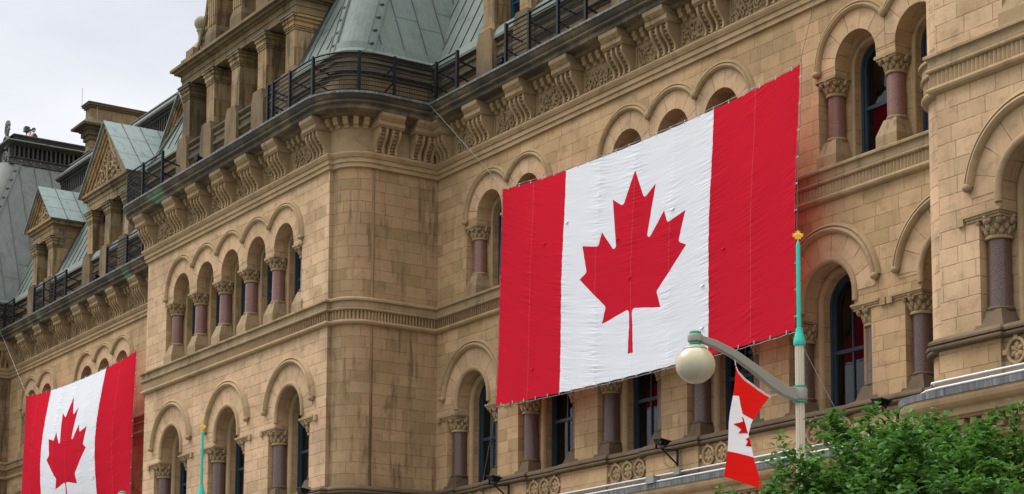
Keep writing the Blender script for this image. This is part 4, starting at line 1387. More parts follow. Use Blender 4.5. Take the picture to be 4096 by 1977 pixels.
def pav_roof(c, h, crest=True, grey='copper'):
    xr, xl = pav_r(c), pav_l(c)
    X1, X0 = xr + RAD, xl - RAD
    Y0 = PF
    run = h / SL
    mb = MB(); sm = MB()
    rc = RAD + 0.02      # the hip is a rounded band; faces stop short of it
    cut = 1.0
    sk = [(c - 4.40 - xl - 0.1, c + 4.40 - xl - 0.1, 3.4)] if c == PAVS[1] else []
    roof_face(mb, sm, (xl + 0.1, Y0), (xr - 0.1, Y0), (0, 1), h, 0.66, cut0=cut, cut1=cut, skips=sk)
    roof_face(mb, sm, (X1, Y0 + RAD + 0.1), (X1, 9.0), (-1, 0), h, 0.84, cut0=cut, cut1=0)
    roof_face(mb, sm, (X0, 9.0), (X0, Y0 + RAD + 0.1), (1, 0), h, 0.84, cut0=0, cut1=cut)
    # rounded hips: the corner curve carried up along the hip line
    n = 8
    for (cx, a0, a1, sx) in ((xr, 0, -90, -1), (xl, 270, 180, 1)):
        lo = arcp(cx, Y0 + RAD, RAD, a0, a1, n)
        for i in range(n):
            p, q = lo[i], lo[i + 1]
            dx, dy = sx * run, run
            mb.face([(p[0], p[1], ZB), (p[0] + dx, p[1] + dy, ZB + h), (q[0] + dx, q[1] + dy, ZB + h), (q[0], q[1], ZB)])
    r = part(mb, 'mansard_roof', grey)
    s = sm.build('standing_seams', 'seam', None); s.parent = r
    # riveted strips beside the hips
    st = MB(); rv = MB()
    for (cx, ang, sx) in ((xr, 0, -1), (xr, -90, -1), (xl, 270, 1), (xl, 180, 1)):
        p = Vector((cx + RAD * math.cos(R(ang)), Y0 + RAD + RAD * math.sin(R(ang)), ZB))
        hip = Vector((sx, 1, SL))
        side = Vector((math.cos(R(ang)), math.sin(R(ang)), 0))
        # in-face direction away from the hip
        tdir = Vector((-side.y, side.x, 0))
        mid = Vector((cx + RAD * math.cos(R((-45 if sx < 0 else 225))), Y0 + RAD + RAD * math.sin(R((-45 if sx < 0 else 225))), ZB))
        if tdir.dot(mid - p) > 0: tdir = -tdir
        nn = (side * SL + Vector((0, 0, 1))).normalized()
        for (s0, s1, o) in ((-0.20, 0.12, 0.035), (0.10, 0.13, 0.075), (-0.21, -0.18, 0.06)):
            a = p + tdir * s0 + nn * o; b = p + tdir * s1 + nn * o
            st.face([a, b, b + hip * run, a + hip * run])
            a2 = p + tdir * s0; b2 = p + tdir * s1
            st.face([a, a2, a2 + hip * run, a + hip * run]); st.face([b, b2, b2 + hip * run, b + hip * run])
        k = int(run / 0.27)
        for i in range(k):
            q = p + tdir * -0.04 + hip * (0.16 + i * 0.27) + nn * 0.04
            u_ = tdir * 0.07; v_ = hip.normalized() * 0.07
            rv.ell(q, u_, v_, nn * 0.05, 8, 5)
            rv.ell(q, u_ * 1.5, v_ * 1.5, nn * 0.02, 8, 4)
    q = st.build('hip_strips', grey, None); q.parent = r
    q = rv.build('hip_studs', 'seam', None, True); q.parent = r
    # eaves flashing
    pr = [(X1, 3.0), (X1, Y0 + RAD)] + arcp(xr, Y0 + RAD, RAD, 0, -90, 10)[1:]
    pl2 = arcp(xl, Y0 + RAD, RAD, 270, 180, 10) + [(X0, 3.0)]
    paths = [pr + [(c + 4.5, Y0)], [(c - 4.5, Y0)] + pl2] if c == PAVS[1] else [pr + pl2]
    for path in paths:
        fl = MB(); sweep(fl, path, [(-0.13, ZB + 0.36), (-0.02, ZB + 0.10), (0.09, ZB - 0.02), (0.09, ZB - 0.10)])
        q = fl.build('eaves_flashing', 'copper', None, True, 30); q.parent = r
    if crest:
        zt = ZB + h
        xa, xb, ya = xl - RAD + run, xr + RAD - run, Y0 + run + 0.5
        rp = [(xb, 9.0), (xb, ya), (xa, ya), (xa, 9.0)]
        def ring(name, mat, prof):
            m = MB(); sweep(m, rp, prof); q = m.build(name, mat, None, True, 30); q.parent = r
        ring('crest_band', 'copper_brown', [(0.06, zt + 0.30), (0.14, zt + 0.28), (0.14, zt + 0.24), (0.07, zt + 0.22), (0.07, zt - 0.05), (0.12, zt - 0.09), (0.0, zt - 0.14)])
        ring('vent_back', 'room', [(-0.12, zt + 0.95), (-0.12, zt + 0.28)])
        m = MB()
        for (p, q2, nn) in (((xb, ya), (xb, 9.0), (1, 0)), ((xa, ya), (xb, ya), (0, -1))):
            L = math.dist(p, q2); k = int(L / 0.24)
            for i in range(k):
                t = (i + 0.5) / k
                x = p[0] + (q2[0] - p[0]) * t; y = p[1] + (q2[1] - p[1]) * t
                m.box(x - 0.06, x + 0.06, y - 0.045, y + 0.045, zt + 0.30, zt + 0.90)
        q = m.build('vent_slats', 'copper_brown', None); q.parent = r
        ring('crest_cornice', 'copper_brown', [(0.34, zt + 1.10), (0.34, zt + 1.03), (0.24, zt + 0.98), (0.10, zt + 0.90), (-0.10, zt + 0.86)])
        ring('crest_apron', 'copper_light', [(-0.25, zt + 1.30), (0.36, zt + 1.11), (0.36, zt + 1.06)])
        ring('roof_parapet', 'copper_brown', [(-3.0, zt + 1.60), (-0.10, zt + 1.56), (-0.05, zt + 1.53), (-0.05, zt + 1.49), (-0.16, zt + 1.45), (-0.26, zt + 1.22)])
        # rivets on the band
        m = MB()
        for i in range(9):
            y = ya + 0.45 + i * 0.52
            m.ell((xb + 0.08, y, zt + 0.09), (0.05, 0, 0), (0, 0.06, 0), (0, 0, 0.06), 8, 5)
        q = m.build('band_studs', 'copper_grey', None, True); q.parent = r
        # wrought scrolls and urn on the corner
        m = MB()
        def scroll(cx, cz, r0, turns, y, rad, flip=1):
            pts = []
            for i in range(40):
                a = i / 39 * turns * 2 * PI
                rr = r0 * (1 - 0.75 * i / 39)
                pts.append((cx + flip * rr * math.cos(a), y, cz + rr * math.sin(a)))
            m.tube(pts, rad, 6)
        cxs, cys = xb - 0.20, ya - 0.12
        scroll(cxs - 0.35, zt + 1.75, 0.30, 1.6, cys, 0.07)
        scroll(cxs - 0.45, zt + 1.10, 0.42, 1.4, cys, 0.08, -1)
        scroll(cxs - 0.5, zt + 0.35, 0.33, 1.5, cys, 0.07)
        scroll(cxs - 0.7, zt - 0.25, 0.28, 1.4, cys, 0.07, -1)
        for k in range(6):
            m.ell((cxs - 0.3 + 0.12 * math.cos(k), cys, zt + 2.05 + 0.12 * math.sin(k * 1.7)), (0.13, 0, 0), (0, 0.12, 0), (0, 0, 0.13), 7, 5)
        m.lathe(cxs + 0.02, cys + 0.02, [(0.0, zt - 0.05), (0.09, zt), (0.11, zt + 0.06), (0.07, zt + 0.12), (0.09, zt + 0.22), (0.03, zt + 0.85), (0.0, zt + 0.9)], 10)
        q = m.build('corner_scrollwork', 'copper_grey', None, True, 50); q.parent = r
pav_roof(PAVS[1], 11.5, crest=False)
pav_roof(PAVS[2], 8.35, crest=True, grey='copper_grey')
pav_roof(PAVS[0], 8.35, crest=False)

# ------------------------------------------------------------------ dormers
def pier(mb, md, x, yf, hw=0.315, z1=25.93, capo=0.10, dark=True, deep=0.5, lead=None):
    """tapered pier: plinth, sloped shoulder, shaft, moulded head"""
    md.box(x - hw - 0.14, x + hw + 0.14, yf - 0.16, yf + deep, ZP, 23.60)
    md.frustum(x, yf + deep / 2 - 0.08, 23.60, hw + 0.14, deep / 2 + 0.08, 23.98, hw + 0.003, deep / 2 + 0.083)
    mb.box(x - hw, x + hw, yf - 0.001, yf + deep + 0.1, 23.9, z1 - 0.42)
    for (a, b, o) in ((z1 - 0.50, z1 - 0.455, 0.025), (z1 - 0.42, z1 - 0.36, 0.035), (z1 - 0.36, z1 - 0.20, 0.06), (z1 - 0.20, z1 - 0.08, capo), (z1 - 0.08, z1, capo + 0.05)):
        mb.box(x - hw - o, x + hw + o, yf - o, yf + deep - 0.03, a, b)
    if lead is not None:
        lead.box(x - hw - capo - 0.08, x + hw + capo + 0.08, yf - capo - 0.08, yf + 0.05, z1, z1 + 0.03)
def dormer(cx, half, apex, piers):
    yf = -0.02
    mb = MB(); ld = MB(); prs = []
    for x in piers:
        pa, pb, pl_ = MB(), MB(), MB(); pier(pa, pb, x, yf, lead=pl_); prs.append((pa, pb, pl_))
    wl, wr = piers[0], piers[-1]
    # cheeks back to the slope
    yb = (26.7 - ZB) / SL + 0.05
    for x in (wl - 0.20, wr + 0.20):
        mb.prism([(yf + 0.4, 23.6), (yf + 0.4, 26.7), (yb, 26.7), (0.05, 23.6)], 'x', x - 0.10, x + 0.10)
    # entablature
    mb.box(wl - 0.33, wr + 0.33, yf - 0.03, yf + 1.3, 25.96, 26.30)
    mb.box(wl - 0.35, wr + 0.35, yf - 0.06, yf + 1.3, 26.30, 26.50)
    mb.box(cx - half + 0.10, cx + half - 0.10, yf - 0.16, yf + 1.3, 26.50, 26.64)
    mb.box(cx - half, cx + half, yf - 0.27, yf + 1.3, 26.64, 26.76)
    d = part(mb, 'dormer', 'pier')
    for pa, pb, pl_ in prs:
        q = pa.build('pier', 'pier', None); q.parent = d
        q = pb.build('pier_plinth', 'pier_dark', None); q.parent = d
        q = pl_.build('cap_flashing', 'lead', None); q.parent = d
    # pediment: raking mouldings round a recessed carved tympanum
    pd = MB()
    zb = 26.76
    H = apex - zb
    def tri(s, dz=0.0): return [(cx - half * s, zb + dz), (cx + half * s, zb + dz), (cx, zb + dz + H * s)]
    a = math.atan2(H, half)
    for (s0, s1, o) in ((1.0, 0.92, 0.27), (0.92, 0.83, 0.20), (0.83, 0.74, 0.13), (0.74, 0.64, 0.06)):
        A = [(cx - half * s0, zb), (cx, zb + H * s0), (cx + half * s0, zb)]
        B = [(cx - half * s1, zb), (cx, zb + H * s1), (cx + half * s1, zb)]
        for i in range(2):
            pd.face([(*(A[i][0], yf - o, A[i][1]),), (A[i + 1][0], yf - o, A[i + 1][1]), (B[i + 1][0], yf - o, B[i + 1][1]), (B[i][0], yf - o, B[i][1])][::-1])
            pd.face([(B[i][0], yf - o, B[i][1]), (B[i + 1][0], yf - o, B[i + 1][1]), (B[i + 1][0], yf - o + 0.075, B[i + 1][1]), (B[i][0], yf - o + 0.075, B[i][1])])
            pd.face([(A[i][0], yf - o, A[i][1]), (A[i + 1][0], yf - o, A[i + 1][1]), (A[i + 1][0], yf + 0.3, A[i + 1][1]), (A[i][0], yf + 0.3, A[i][1])])
    T = [(cx - half * 0.64, yf + 0.015, zb), (cx + half * 0.64, yf + 0.015, zb), (cx, yf + 0.015, zb + H * 0.64)]
    pd.face(T)
    q = pd.build('pediment', 'pier', None); q.parent = d
    cv = MB()
    rnd = random.Random(int(-cx * 10))
    hw, hh = half * 0.60, H * 0.58
    for i in range(int(70 * half)):
        x = rnd.uniform(-1, 1); z = rnd.uniform(0.02, 1)
        if abs(x) > 1 - z * 1.0: continue
        an = rnd.uniform(0.3, PI - 0.3) if rnd.random() < 0.7 else rnd.uniform(0, 6.3)
        dd = Vector((math.cos(an), 0, math.sin(an))); nn = Vector((-math.sin(an), 0, math.cos(an)))
        l = rnd.uniform(0.07, 0.14)
        cv.ell((cx + x * hw, yf - rnd.uniform(0.0, 0.05), zb + 0.04 + z * hh), nn * l * 0.4, (0, 0.07, 0), dd * l, 6, 5)
    for k in range(3 if half > 2 else 1):
        for sg in (-1, 1):
            pts = []
            for i in range(24):
                t = i * 0.3
                r = 0.20 * (half / 2.2) * (1 - i / 30) * (1 - 0.25 * k)
                pts.append((cx + sg * (0.28 + 0.32 * k) * half / 2.2 + sg * r * math.cos(t), yf - 0.06, zb + 0.22 * half / 2.2 + (0.35 - 0.18 * k) * (half / 2.2) + r * math.sin(t)))
            cv.tube(pts, 0.035, 5)
    cv.tube([(cx, yf - 0.06, zb + 0.05), (cx, yf - 0.09, zb + hh * 0.5), (cx, yf - 0.04, zb + hh)], [0.07, 0.055, 0.02], 6)
    q = cv.build('tympanum_carving', 'trim_carved', None, True, 60); q.parent = d
    # copper roof over it, running back into the slope
    rf = MB(); sm = MB()
    def back(z): return (z - ZB) / SL + 0.12
    hr = half + 0.10; ze = 26.70; za = apex + 0.12
    y0 = yf - 0.36
    for sx in (-1, 1):
        a_ = Vector((cx + sx * hr, y0, ze)); b_ = Vector((cx, y0, za)); c_ = Vector((cx, back(za), za)); d_ = Vector((cx + sx * hr, back(ze), ze))
        pts = [a_, b_, c_, d_]
        nn = (b_ - a_).cross(d_ - a_).normalized()
        if nn.x * sx < 0: nn = -nn
        rf.face(pts); rf.face([p - nn * 0.05 for p in pts][::-1])
        rf.face([a_, b_, b_ - nn * 0.05, a_ - nn * 0.05])
        rf.face([a_, d_, d_ - nn * 0.05, a_ - nn * 0.05])
        yb2 = back(ze); k = 0
        y = y0 + 0.85
        while y < back(za) - 0.05:
            t0 = 0.0
            if y > yb2: t0 = (y - yb2) / (back(za) - yb2)
            p = a_.lerp(b_, t0); p.y = y; q2 = b_.copy(); q2.y = y
            for w0 in ((-0.012, 0.012),):
                s = [p + Vector((0, -0.012, 0)), p + Vector((0, 0.012, 0)), q2 + Vector((0, 0.012, 0)), q2 + Vector((0, -0.012, 0))]
                tp = [v + nn * 0.03 for v in s]
                bb = len(sm.v); sm.v += [tuple(v) for v in s + tp]
                for f in ((4, 5, 6, 7), (0, 1, 5, 4), (1, 2, 6, 5), (3, 0, 4, 7)): sm.f.append([bb + i for i in f])
            for t in (0.33, 0.68):
                z2 = p.lerp(q2, t) + nn * 0.008
                ud = (q2 - p).normalized() * 0.018
                sm.face([z2, z2 + Vector((0, -0.85, 0)), z2 + Vector((0, -0.85, 0)) + ud, z2 + ud])
            y += 0.85
    rr = rf.build('dormer_roof', 'copper_light', None); rr.parent = d
    q = sm.build('standing_seams', 'seam', None); q.parent = d
    # dark flashing where the cheek meets the slope
    m = MB()
    for x in (wr + 0.32, wl - 0.32):
        o = Vector((0, -SL, 1)).normalized() * 0.02
        m.face([(x, 0.0 - 0.02, ZB + 0.05), (x + (0.28 if x > cx else -0.28), 0.0 - 0.02, ZB + 0.05), (x + (0.28 if x > cx else -0.28), (26.66 - ZB) / SL - 0.03, 26.66), (x, (26.66 - ZB) / SL - 0.03, 26.66)])
    q = m.build('cheek_flashing', 'copper_brown', None); q.parent = d
    # windows between the piers
    for a1, b1 in zip(piers[:-1], piers[1:]):
        xa, xb = a1 + 0.315, b1 - 0.315
        m = MB()
        m.box(xa - 0.02, xb + 0.02, yf + 0.55, yf + 0.6, 22.3, 23.75)
        q = m.build('sill_wall', 'pier_dark', None); q.parent = d
        m = MB()
        m.box(xa, xb, yf + 0.62, yf + 0.70, 23.75, 23.84); m.box(xa, xb, yf + 0.62, yf + 0.70, 25.86, 25.96)
        m.box(xa, xa + 0.09, yf + 0.62, yf + 0.70, 23.84, 25.86); m.box(xb - 0.09, xb, yf + 0.62, yf + 0.70, 23.84, 25.86)
        m.box(xa + 0.09, xb - 0.09, yf + 0.64, yf + 0.70, 24.86, 24.94); m.box((xa + xb) / 2 - 0.02, (xa + xb) / 2 + 0.02, yf + 0.66, yf + 0.70, 23.84, 25.86)
        q = m.build('window', M['frameblue'], None); q.parent = d
        m = MB(); m.face([(xa, yf + 0.69, 23.8), (xb, yf + 0.69, 23.8), (xb, yf + 0.69, 25.9), (xa, yf + 0.69, 25.9)])
        q = m.build('pane', 'glass', None); q.parent = d
        m = MB(); m.box(xa - 0.1, xb + 0.1, yf + 1.2, yf + 1.25, 23.6, 26.0)
        q = m.build('room_lining', 'room', None); q.parent = d
    return d
M['frameblue'] = plain('blue_window_paint', (0.02, 0.085, 0.15), 0.4, 0.0, 0.2)
for c in WING_C:
    for dx in (-8.14, 8.14): dormer(c + dx, 1.74, 28.50, [c + dx - 1.03, c + dx + 1.03])
    dormer(c, 2.75, 29.50, [c - 2.07, c, c + 2.07])

# ------------------------------------------------------------------ the tall gable on the middle pavilion
def gable(c, half_w=2.0):
    yf = PF + 0.04
    mb = MB()
    xs = [c + 2.07 * k for k in (-2, -1, 0, 1, 2)]
    prs = []
    for x in xs:        # the last pier is a deep corner block reaching back to the roof
        pa, pb, pl_ = MB(), MB(), MB(); pier(pa, pb, x, yf, deep=1.2 if x == xs[-1] else 0.75, lead=pl_); prs.append((pa, pb, pl_))
    mb.box(xs[-1] - 0.31, xs[-1] + 0.31, yf + 0.9, yf + 2.6, 23.6, 25.95)
    mb.box(xs[0] - 0.31, xs[0] + 0.31, yf + 0.9, yf + 2.6, 23.6, 25.95)
    # entablature
    e0, e1 = xs[0] - 0.42, xs[-1] + 0.42
    for (a, b, o) in ((25.98, 26.22, 0.0), (26.22, 26.42, 0.03), (26.42, 26.48, 0.10), (26.48, 26.58, 0.22), (26.58, 26.68, 0.34)):
        mb.box(e0 - o, e1 + o, yf - 0.03 - o, yf + 2.6, a, b)
    mb.box(e0 - 0.1, e1 + 0.1, yf - 0.02, yf + 2.5, 26.68, 26.95)
    # upper storey: fluted piers
    for k in (-1, 0, 1):
        x = c + 2.07 * k + (0.0)
        pa, pb = MB(), MB(); prs.append((pa, pb, None))
        pb.box(x - 0.46, x + 0.46, yf - 0.06, yf + 0.7, 26.90, 27.30)
        pb.frustum(x, yf + 0.3, 27.30, 0.46, 0.36, 27.52, 0.36, 0.32)
        pa.box(x - 0.34, x + 0.34, yf + 0.0, yf + 1.1, 27.4, 30.2)
        for j in range(4):
            xx = x - 0.235 + j * 0.157
            pa.box(xx - 0.045, xx + 0.045, yf - 0.035, yf + 0.02, 27.62, 30.2)
    mb.box(c - 2.4, c + 2.4, yf + 0.75, yf + 1.0, 26.9, 30.4)
    mb.box(c - 2.6, c + 2.6, yf - 0.15, yf + 1.4, 30.2, 30.9)
    mb.prism([(c - 2.9, 30.9), (c + 2.9, 30.9), (c, 34.6)], 'y', yf - 0.2, yf + 1.2)
    g = part(mb, 'gable', 'trim_aged')
    for pa, pb, pl_ in prs:
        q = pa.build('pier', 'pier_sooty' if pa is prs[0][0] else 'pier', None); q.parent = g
        q = pb.build('pier_plinth', 'pier_dark', None); q.parent = g
        if pl_: q = pl_.build('cap_flashing', 'lead', None); q.parent = g
    # scroll shoulders
    sc_ = MB()
    for sx in (-1, 1):
        X = lambda t: c + sx * t
        poly = [(X(2.45), 26.7), (X(4.15), 26.7), (X(3.80), 26.98), (X(3.42), 27.30), (X(3.1), 27.75), (X(2.85), 28.3), (X(2.62), 29.3), (X(2.45), 29.9)]
        if sx < 0: poly = poly[::-1]
        sc_.prism(poly, 'y', yf + 0.18, yf + 0.70)
        rim = [(X(4.15), yf + 0.16, 26.74), (X(3.80), yf + 0.16, 27.02), (X(3.42), yf + 0.16, 27.34), (X(3.1), yf + 0.16, 27.79), (X(2.85), yf + 0.16, 28.34), (X(2.62), yf + 0.16, 29.34)]
        sc_.tube(rim, 0.09, 6)
        rnd = random.Random(5)
        for i in range(16):
            t = rnd.random()
            sc_.ell((X(2.7 + 0.8 * t * rnd.random()), yf + 0.16, 26.9 + (1.5 - 1.3 * t) * rnd.random()), (0.08, 0, 0), (0, 0.06, 0), (0, 0, 0.1), 6, 4)
        a, b = sorted((X(4.02), X(4.95))); sc_.box(a, b, yf + 0.08, yf + 0.9, 26.68, 27.15)
        a, b = sorted((X(3.95), X(4.60))); sc_.box(a, b, yf + 0.12, yf + 0.8, 27.15, 27.42)
    q = sc_.build('scroll_shoulder', 'trim_aged', None, True, 40); q.parent = g
    for sx in (-1, 1):
        f = MB()
        x = c + sx * 4.38; y = yf + 0.62
        f.box(x - 0.33, x + 0.33, y - 0.30, y + 0.30, 27.30, 27.62)
        f.frustum(x, y, 27.62, 0.30, 0.28, 27.72, 0.22, 0.22)
        f.lathe(x, y, [(0.20, 27.70), (0.21, 27.76), (0.14, 27.84), (0.115, 28.05), (0.15, 28.22), (0.185, 28.25), (0.185, 28.30), (0.14, 28.32)], 20)
        f.lathe(x, y, [(0.0, 28.30)] + [(0.275 * math.sin(PI * (i + 1) / 14), 28.55 - 0.275 * math.cos(PI * (i + 1) / 14)) for i in range(12)] + [(0.0, 28.825)], 24)
        q = f.build('ball_finial', 'ballstone', None, True, 40); q.parent = g
    # windows between the piers and the wall behind
    for a1, b1 in zip(xs[:-1], xs[1:]):
        xa, xb = a1 + 0.315, b1 - 0.315
        m = MB(); m.box(xa - 0.02, xb + 0.02, yf + 0.40, yf + 0.5, 22.3, 23.05)
        q = m.build('sill_wall', 'pier_dark', None); q.parent = g
        m = MB()
        m.frustum((xa + xb) / 2, yf + 0.40, 23.05, (xb - xa) / 2, 0.32, 23.30, (xb - xa) / 2, 0.1)
        q = m.build('sill_flashing', 'lead', None); q.parent = g
        m = MB(); m.box(xa - 0.05, xb + 0.05, yf + 0.76, yf + 0.80, 23.1, 26.0)
        q = m.build('reveal', 'pier', None); q.parent = g
        m = MB()
        m.box(xa + 0.25, xa + 0.33, yf + 0.70, yf + 0.755, 23.3, 25.9); m.box(xb - 0.33, xb - 0.25, yf + 0.70, yf + 0.755, 23.3, 25.9)
        m.box(xa + 0.33, xb - 0.33, yf + 0.70, yf + 0.755, 24.6, 24.68); m.box(xa + 0.33, xb - 0.33, yf + 0.70, yf + 0.755, 25.8, 25.9)
        q = m.build('window', M['frameblue'], None); q.parent = g
        m = MB(); m.face([(xa + 0.3, yf + 0.745, 23.3), (xb - 0.3, yf + 0.745, 23.3), (xb - 0.3, yf + 0.745, 25.85), (xa + 0.3, yf + 0.745, 25.85)])
        q = m.build('pane', 'room', None); q.parent = g
    m = MB()
    o = 0.03
    m.face([(xs[-1] + 0.33, PF - 0.02, ZB + 0.02), (xs[-1] + 0.60, PF - 0.02, ZB + 0.02), (xs[-1] + 0.60, PF - 0.03 + 8 / SL, ZB + 8), (xs[-1] + 0.33, PF - 0.03 + 8 / SL, ZB + 8)])
    q = m.build('side_flashing', 'copper_brown', None); q.parent = g
gable(PAVS[1])

# ------------------------------------------------------------------ chimney
mb = MB()
xf = -92.5
def cbox(x0, x1, y0, y1, z0, z1): mb.box(x0, x1, y0, y1, z0, z1)
cbox(xf - 0.75, xf, 3.40, 4.5, 29.0, 31.92)
mb.frustum(xf - 0.36, 4.0, 31.90, 0.42, 0.66, 32.02, 0.33, 0.58)
cbox(xf - 0.68, xf - 0.04, 3.43, 4.5, 32.0, 32.75)
ch = part(mb, 'chimney', 'pier')
mb = MB()
for (z0, z1, o) in ((32.50, 32.72, 0.05), (32.72, 32.98, 0.14), (32.98, 33.12, 0.22)):
    mb.box(xf - 0.75 - o, xf + o, 3.40 - o, 6.3 + o, z0, z1)
q = mb.build('chimney_corbel', 'trim_dark', None); q.parent = ch
mb = MB()
mb.frustum(xf - 0.37, 4.87, 33.12, 0.90, 2.0, 33.22, 0.92, 2.02)
mb.frustum(xf - 0.37, 4.87, 33.22, 0.92, 2.02, 33.66, 0.42, 1.56)
q = mb.build('chimney_shoulder', 'trim_dark', None); q.parent = ch
mb = MB()
mb.box(xf - 0.72, xf - 0.02, 3.42, 6.42, 33.62, 34.16)
q = mb.build('chimney_head', 'trim_aged', None); q.parent = ch
mb = MB()
for (z0, z1, o) in ((34.162, 34.18, 0.03), (34.18, 34.28, 0.08), (34.28, 34.38, 0.16)):
    mb.box(xf - 0.72 - o, xf - 0.02 + o, 3.42 - o, 6.42 + o, z0, z1)
q = mb.build('chimney_coping', 'trim_dark', None); q.parent = ch
mb = MB()
mb.box(xf - 0.92, xf + 0.18, 3.22, 6.62, 34.38, 34.42)
q = mb.build('chimney_flashing', 'trim_dark', None); q.parent = ch
mb = MB(); mb.tube([(xf - 0.7, 3.2, 34.3), (xf - 0.7, 3.2, 35.3)], 0.012, 5); mb.tube([(xf + 0.4, 3.6, 33.2), (xf + 0.4, 3.6, 34.1)], 0.012, 5)
q = mb.build('lightning_rod', 'rope', None); q.parent = ch

# rear mass that closes the block
mb = MB()
mb.box(-109.0, -13.0, 2.2, 16.0, 0.0, 23.6)
mb.box(-109.0, -13.0, 4.6, 15.5, 23.6, 31.4)
part(mb, 'rear_block', 'wall')

# conduits along the ledge
mb = MB()
def pipe(pts, r=0.026): mb.tube(pts, r, 8)
pipe([(-52.5, -0.36, 9.02), (-40.2, -0.36, 9.02)])
pipe([(-39.95, -0.36, 9.02), (-28.9, -0.36, 9.02)])
pipe([(-52.5, -0.57, 8.83), (-41.05, -0.57, 8.83)]); pipe([(-40.75, -0.57, 8.83), (-28.9, -0.57, 8.83)])
pipe([(-27.62, -3.45, 9.0), (-27.72, -3.70, 8.99), (-27.60, -3.81, 9.0), (-27.2, -3.82, 9.0), (-14, -3.82, 9.0)])
pipe([(-28.2, -3.3, 8.83), (-28.0, -3.75, 8.83), (-27.6, -3.97, 8.83), (-27.2, -4.02, 8.83), (-14, -4.02, 8.83)])
co = part(mb, 'conduit', 'pipe', True, 60)
mb = MB()
for i in range(40):
    x = -52 + i * 1.23
    if x < -29: mb.tube([(x, -0.36, 9.02), (x + 0.05, -0.36, 9.02)], 0.033, 8); mb.tube([(x + 0.4, -0.57, 8.83), (x + 0.45, -0.57, 8.83)], 0.033, 8)
    elif x > -27: mb.tube([(x, -3.82, 9.0), (x + 0.05, -3.82, 9.0)], 0.033, 8); mb.tube([(x + 0.3, -4.02, 8.83), (x + 0.35, -4.02, 8.83)], 0.033, 8)
q = mb.build('pipe_couplings', 'pipe', None, True, 60); q.parent = co
mb = MB(); mb.box(-40.2, -39.95, -0.43, -0.29, 8.95, 9.09); mb.box(-41.05, -40.72, -0.68, -0.46, 8.79, 8.98)
q = mb.build('junction_box', 'greybox', None); q.parent = co

# ------------------------------------------------------------------ the two big flags
LEAF_R = [(90, 2030), (45, 1167), (62, 1110), (100, 1075), (156, 1069), (1015, 1220), (899, 900), (896, 860), (919, 827), (1860, 65), (1648, -34), (1614, -72), (1614, -113), (1800, -685), (1258, -570), (1212, -578), (1185, -608), (1080, -855), (657, -401), (610, -386), (560, -412), (546, -458), (750, -1510), (423, -1321), (372, -1316), (332, -1348), (0, -2000)]
FW, FH = 13.06, 6.50
def leaf_uv(scale=0.94):
    pts = [(x, y) for x, y in LEAF_R] + [(-x, y) for x, y in LEAF_R[-2::-1]]
    k = FH / 4800 * scale
    return [(FW / 2 + x * k, FH / 2 - (y + 30) * k) for x, y in pts]
def pip(p, poly):
    x, y = p; ins = False; j = len(poly) - 1
    for i in range(len(poly)):
        xi, yi = poly[i]; xj, yj = poly[j]
        if (yi > y) != (yj > y) and x < (xj - xi) * (y - yi) / (yj - yi) + xi: ins = not ins
        j = i
    return ins
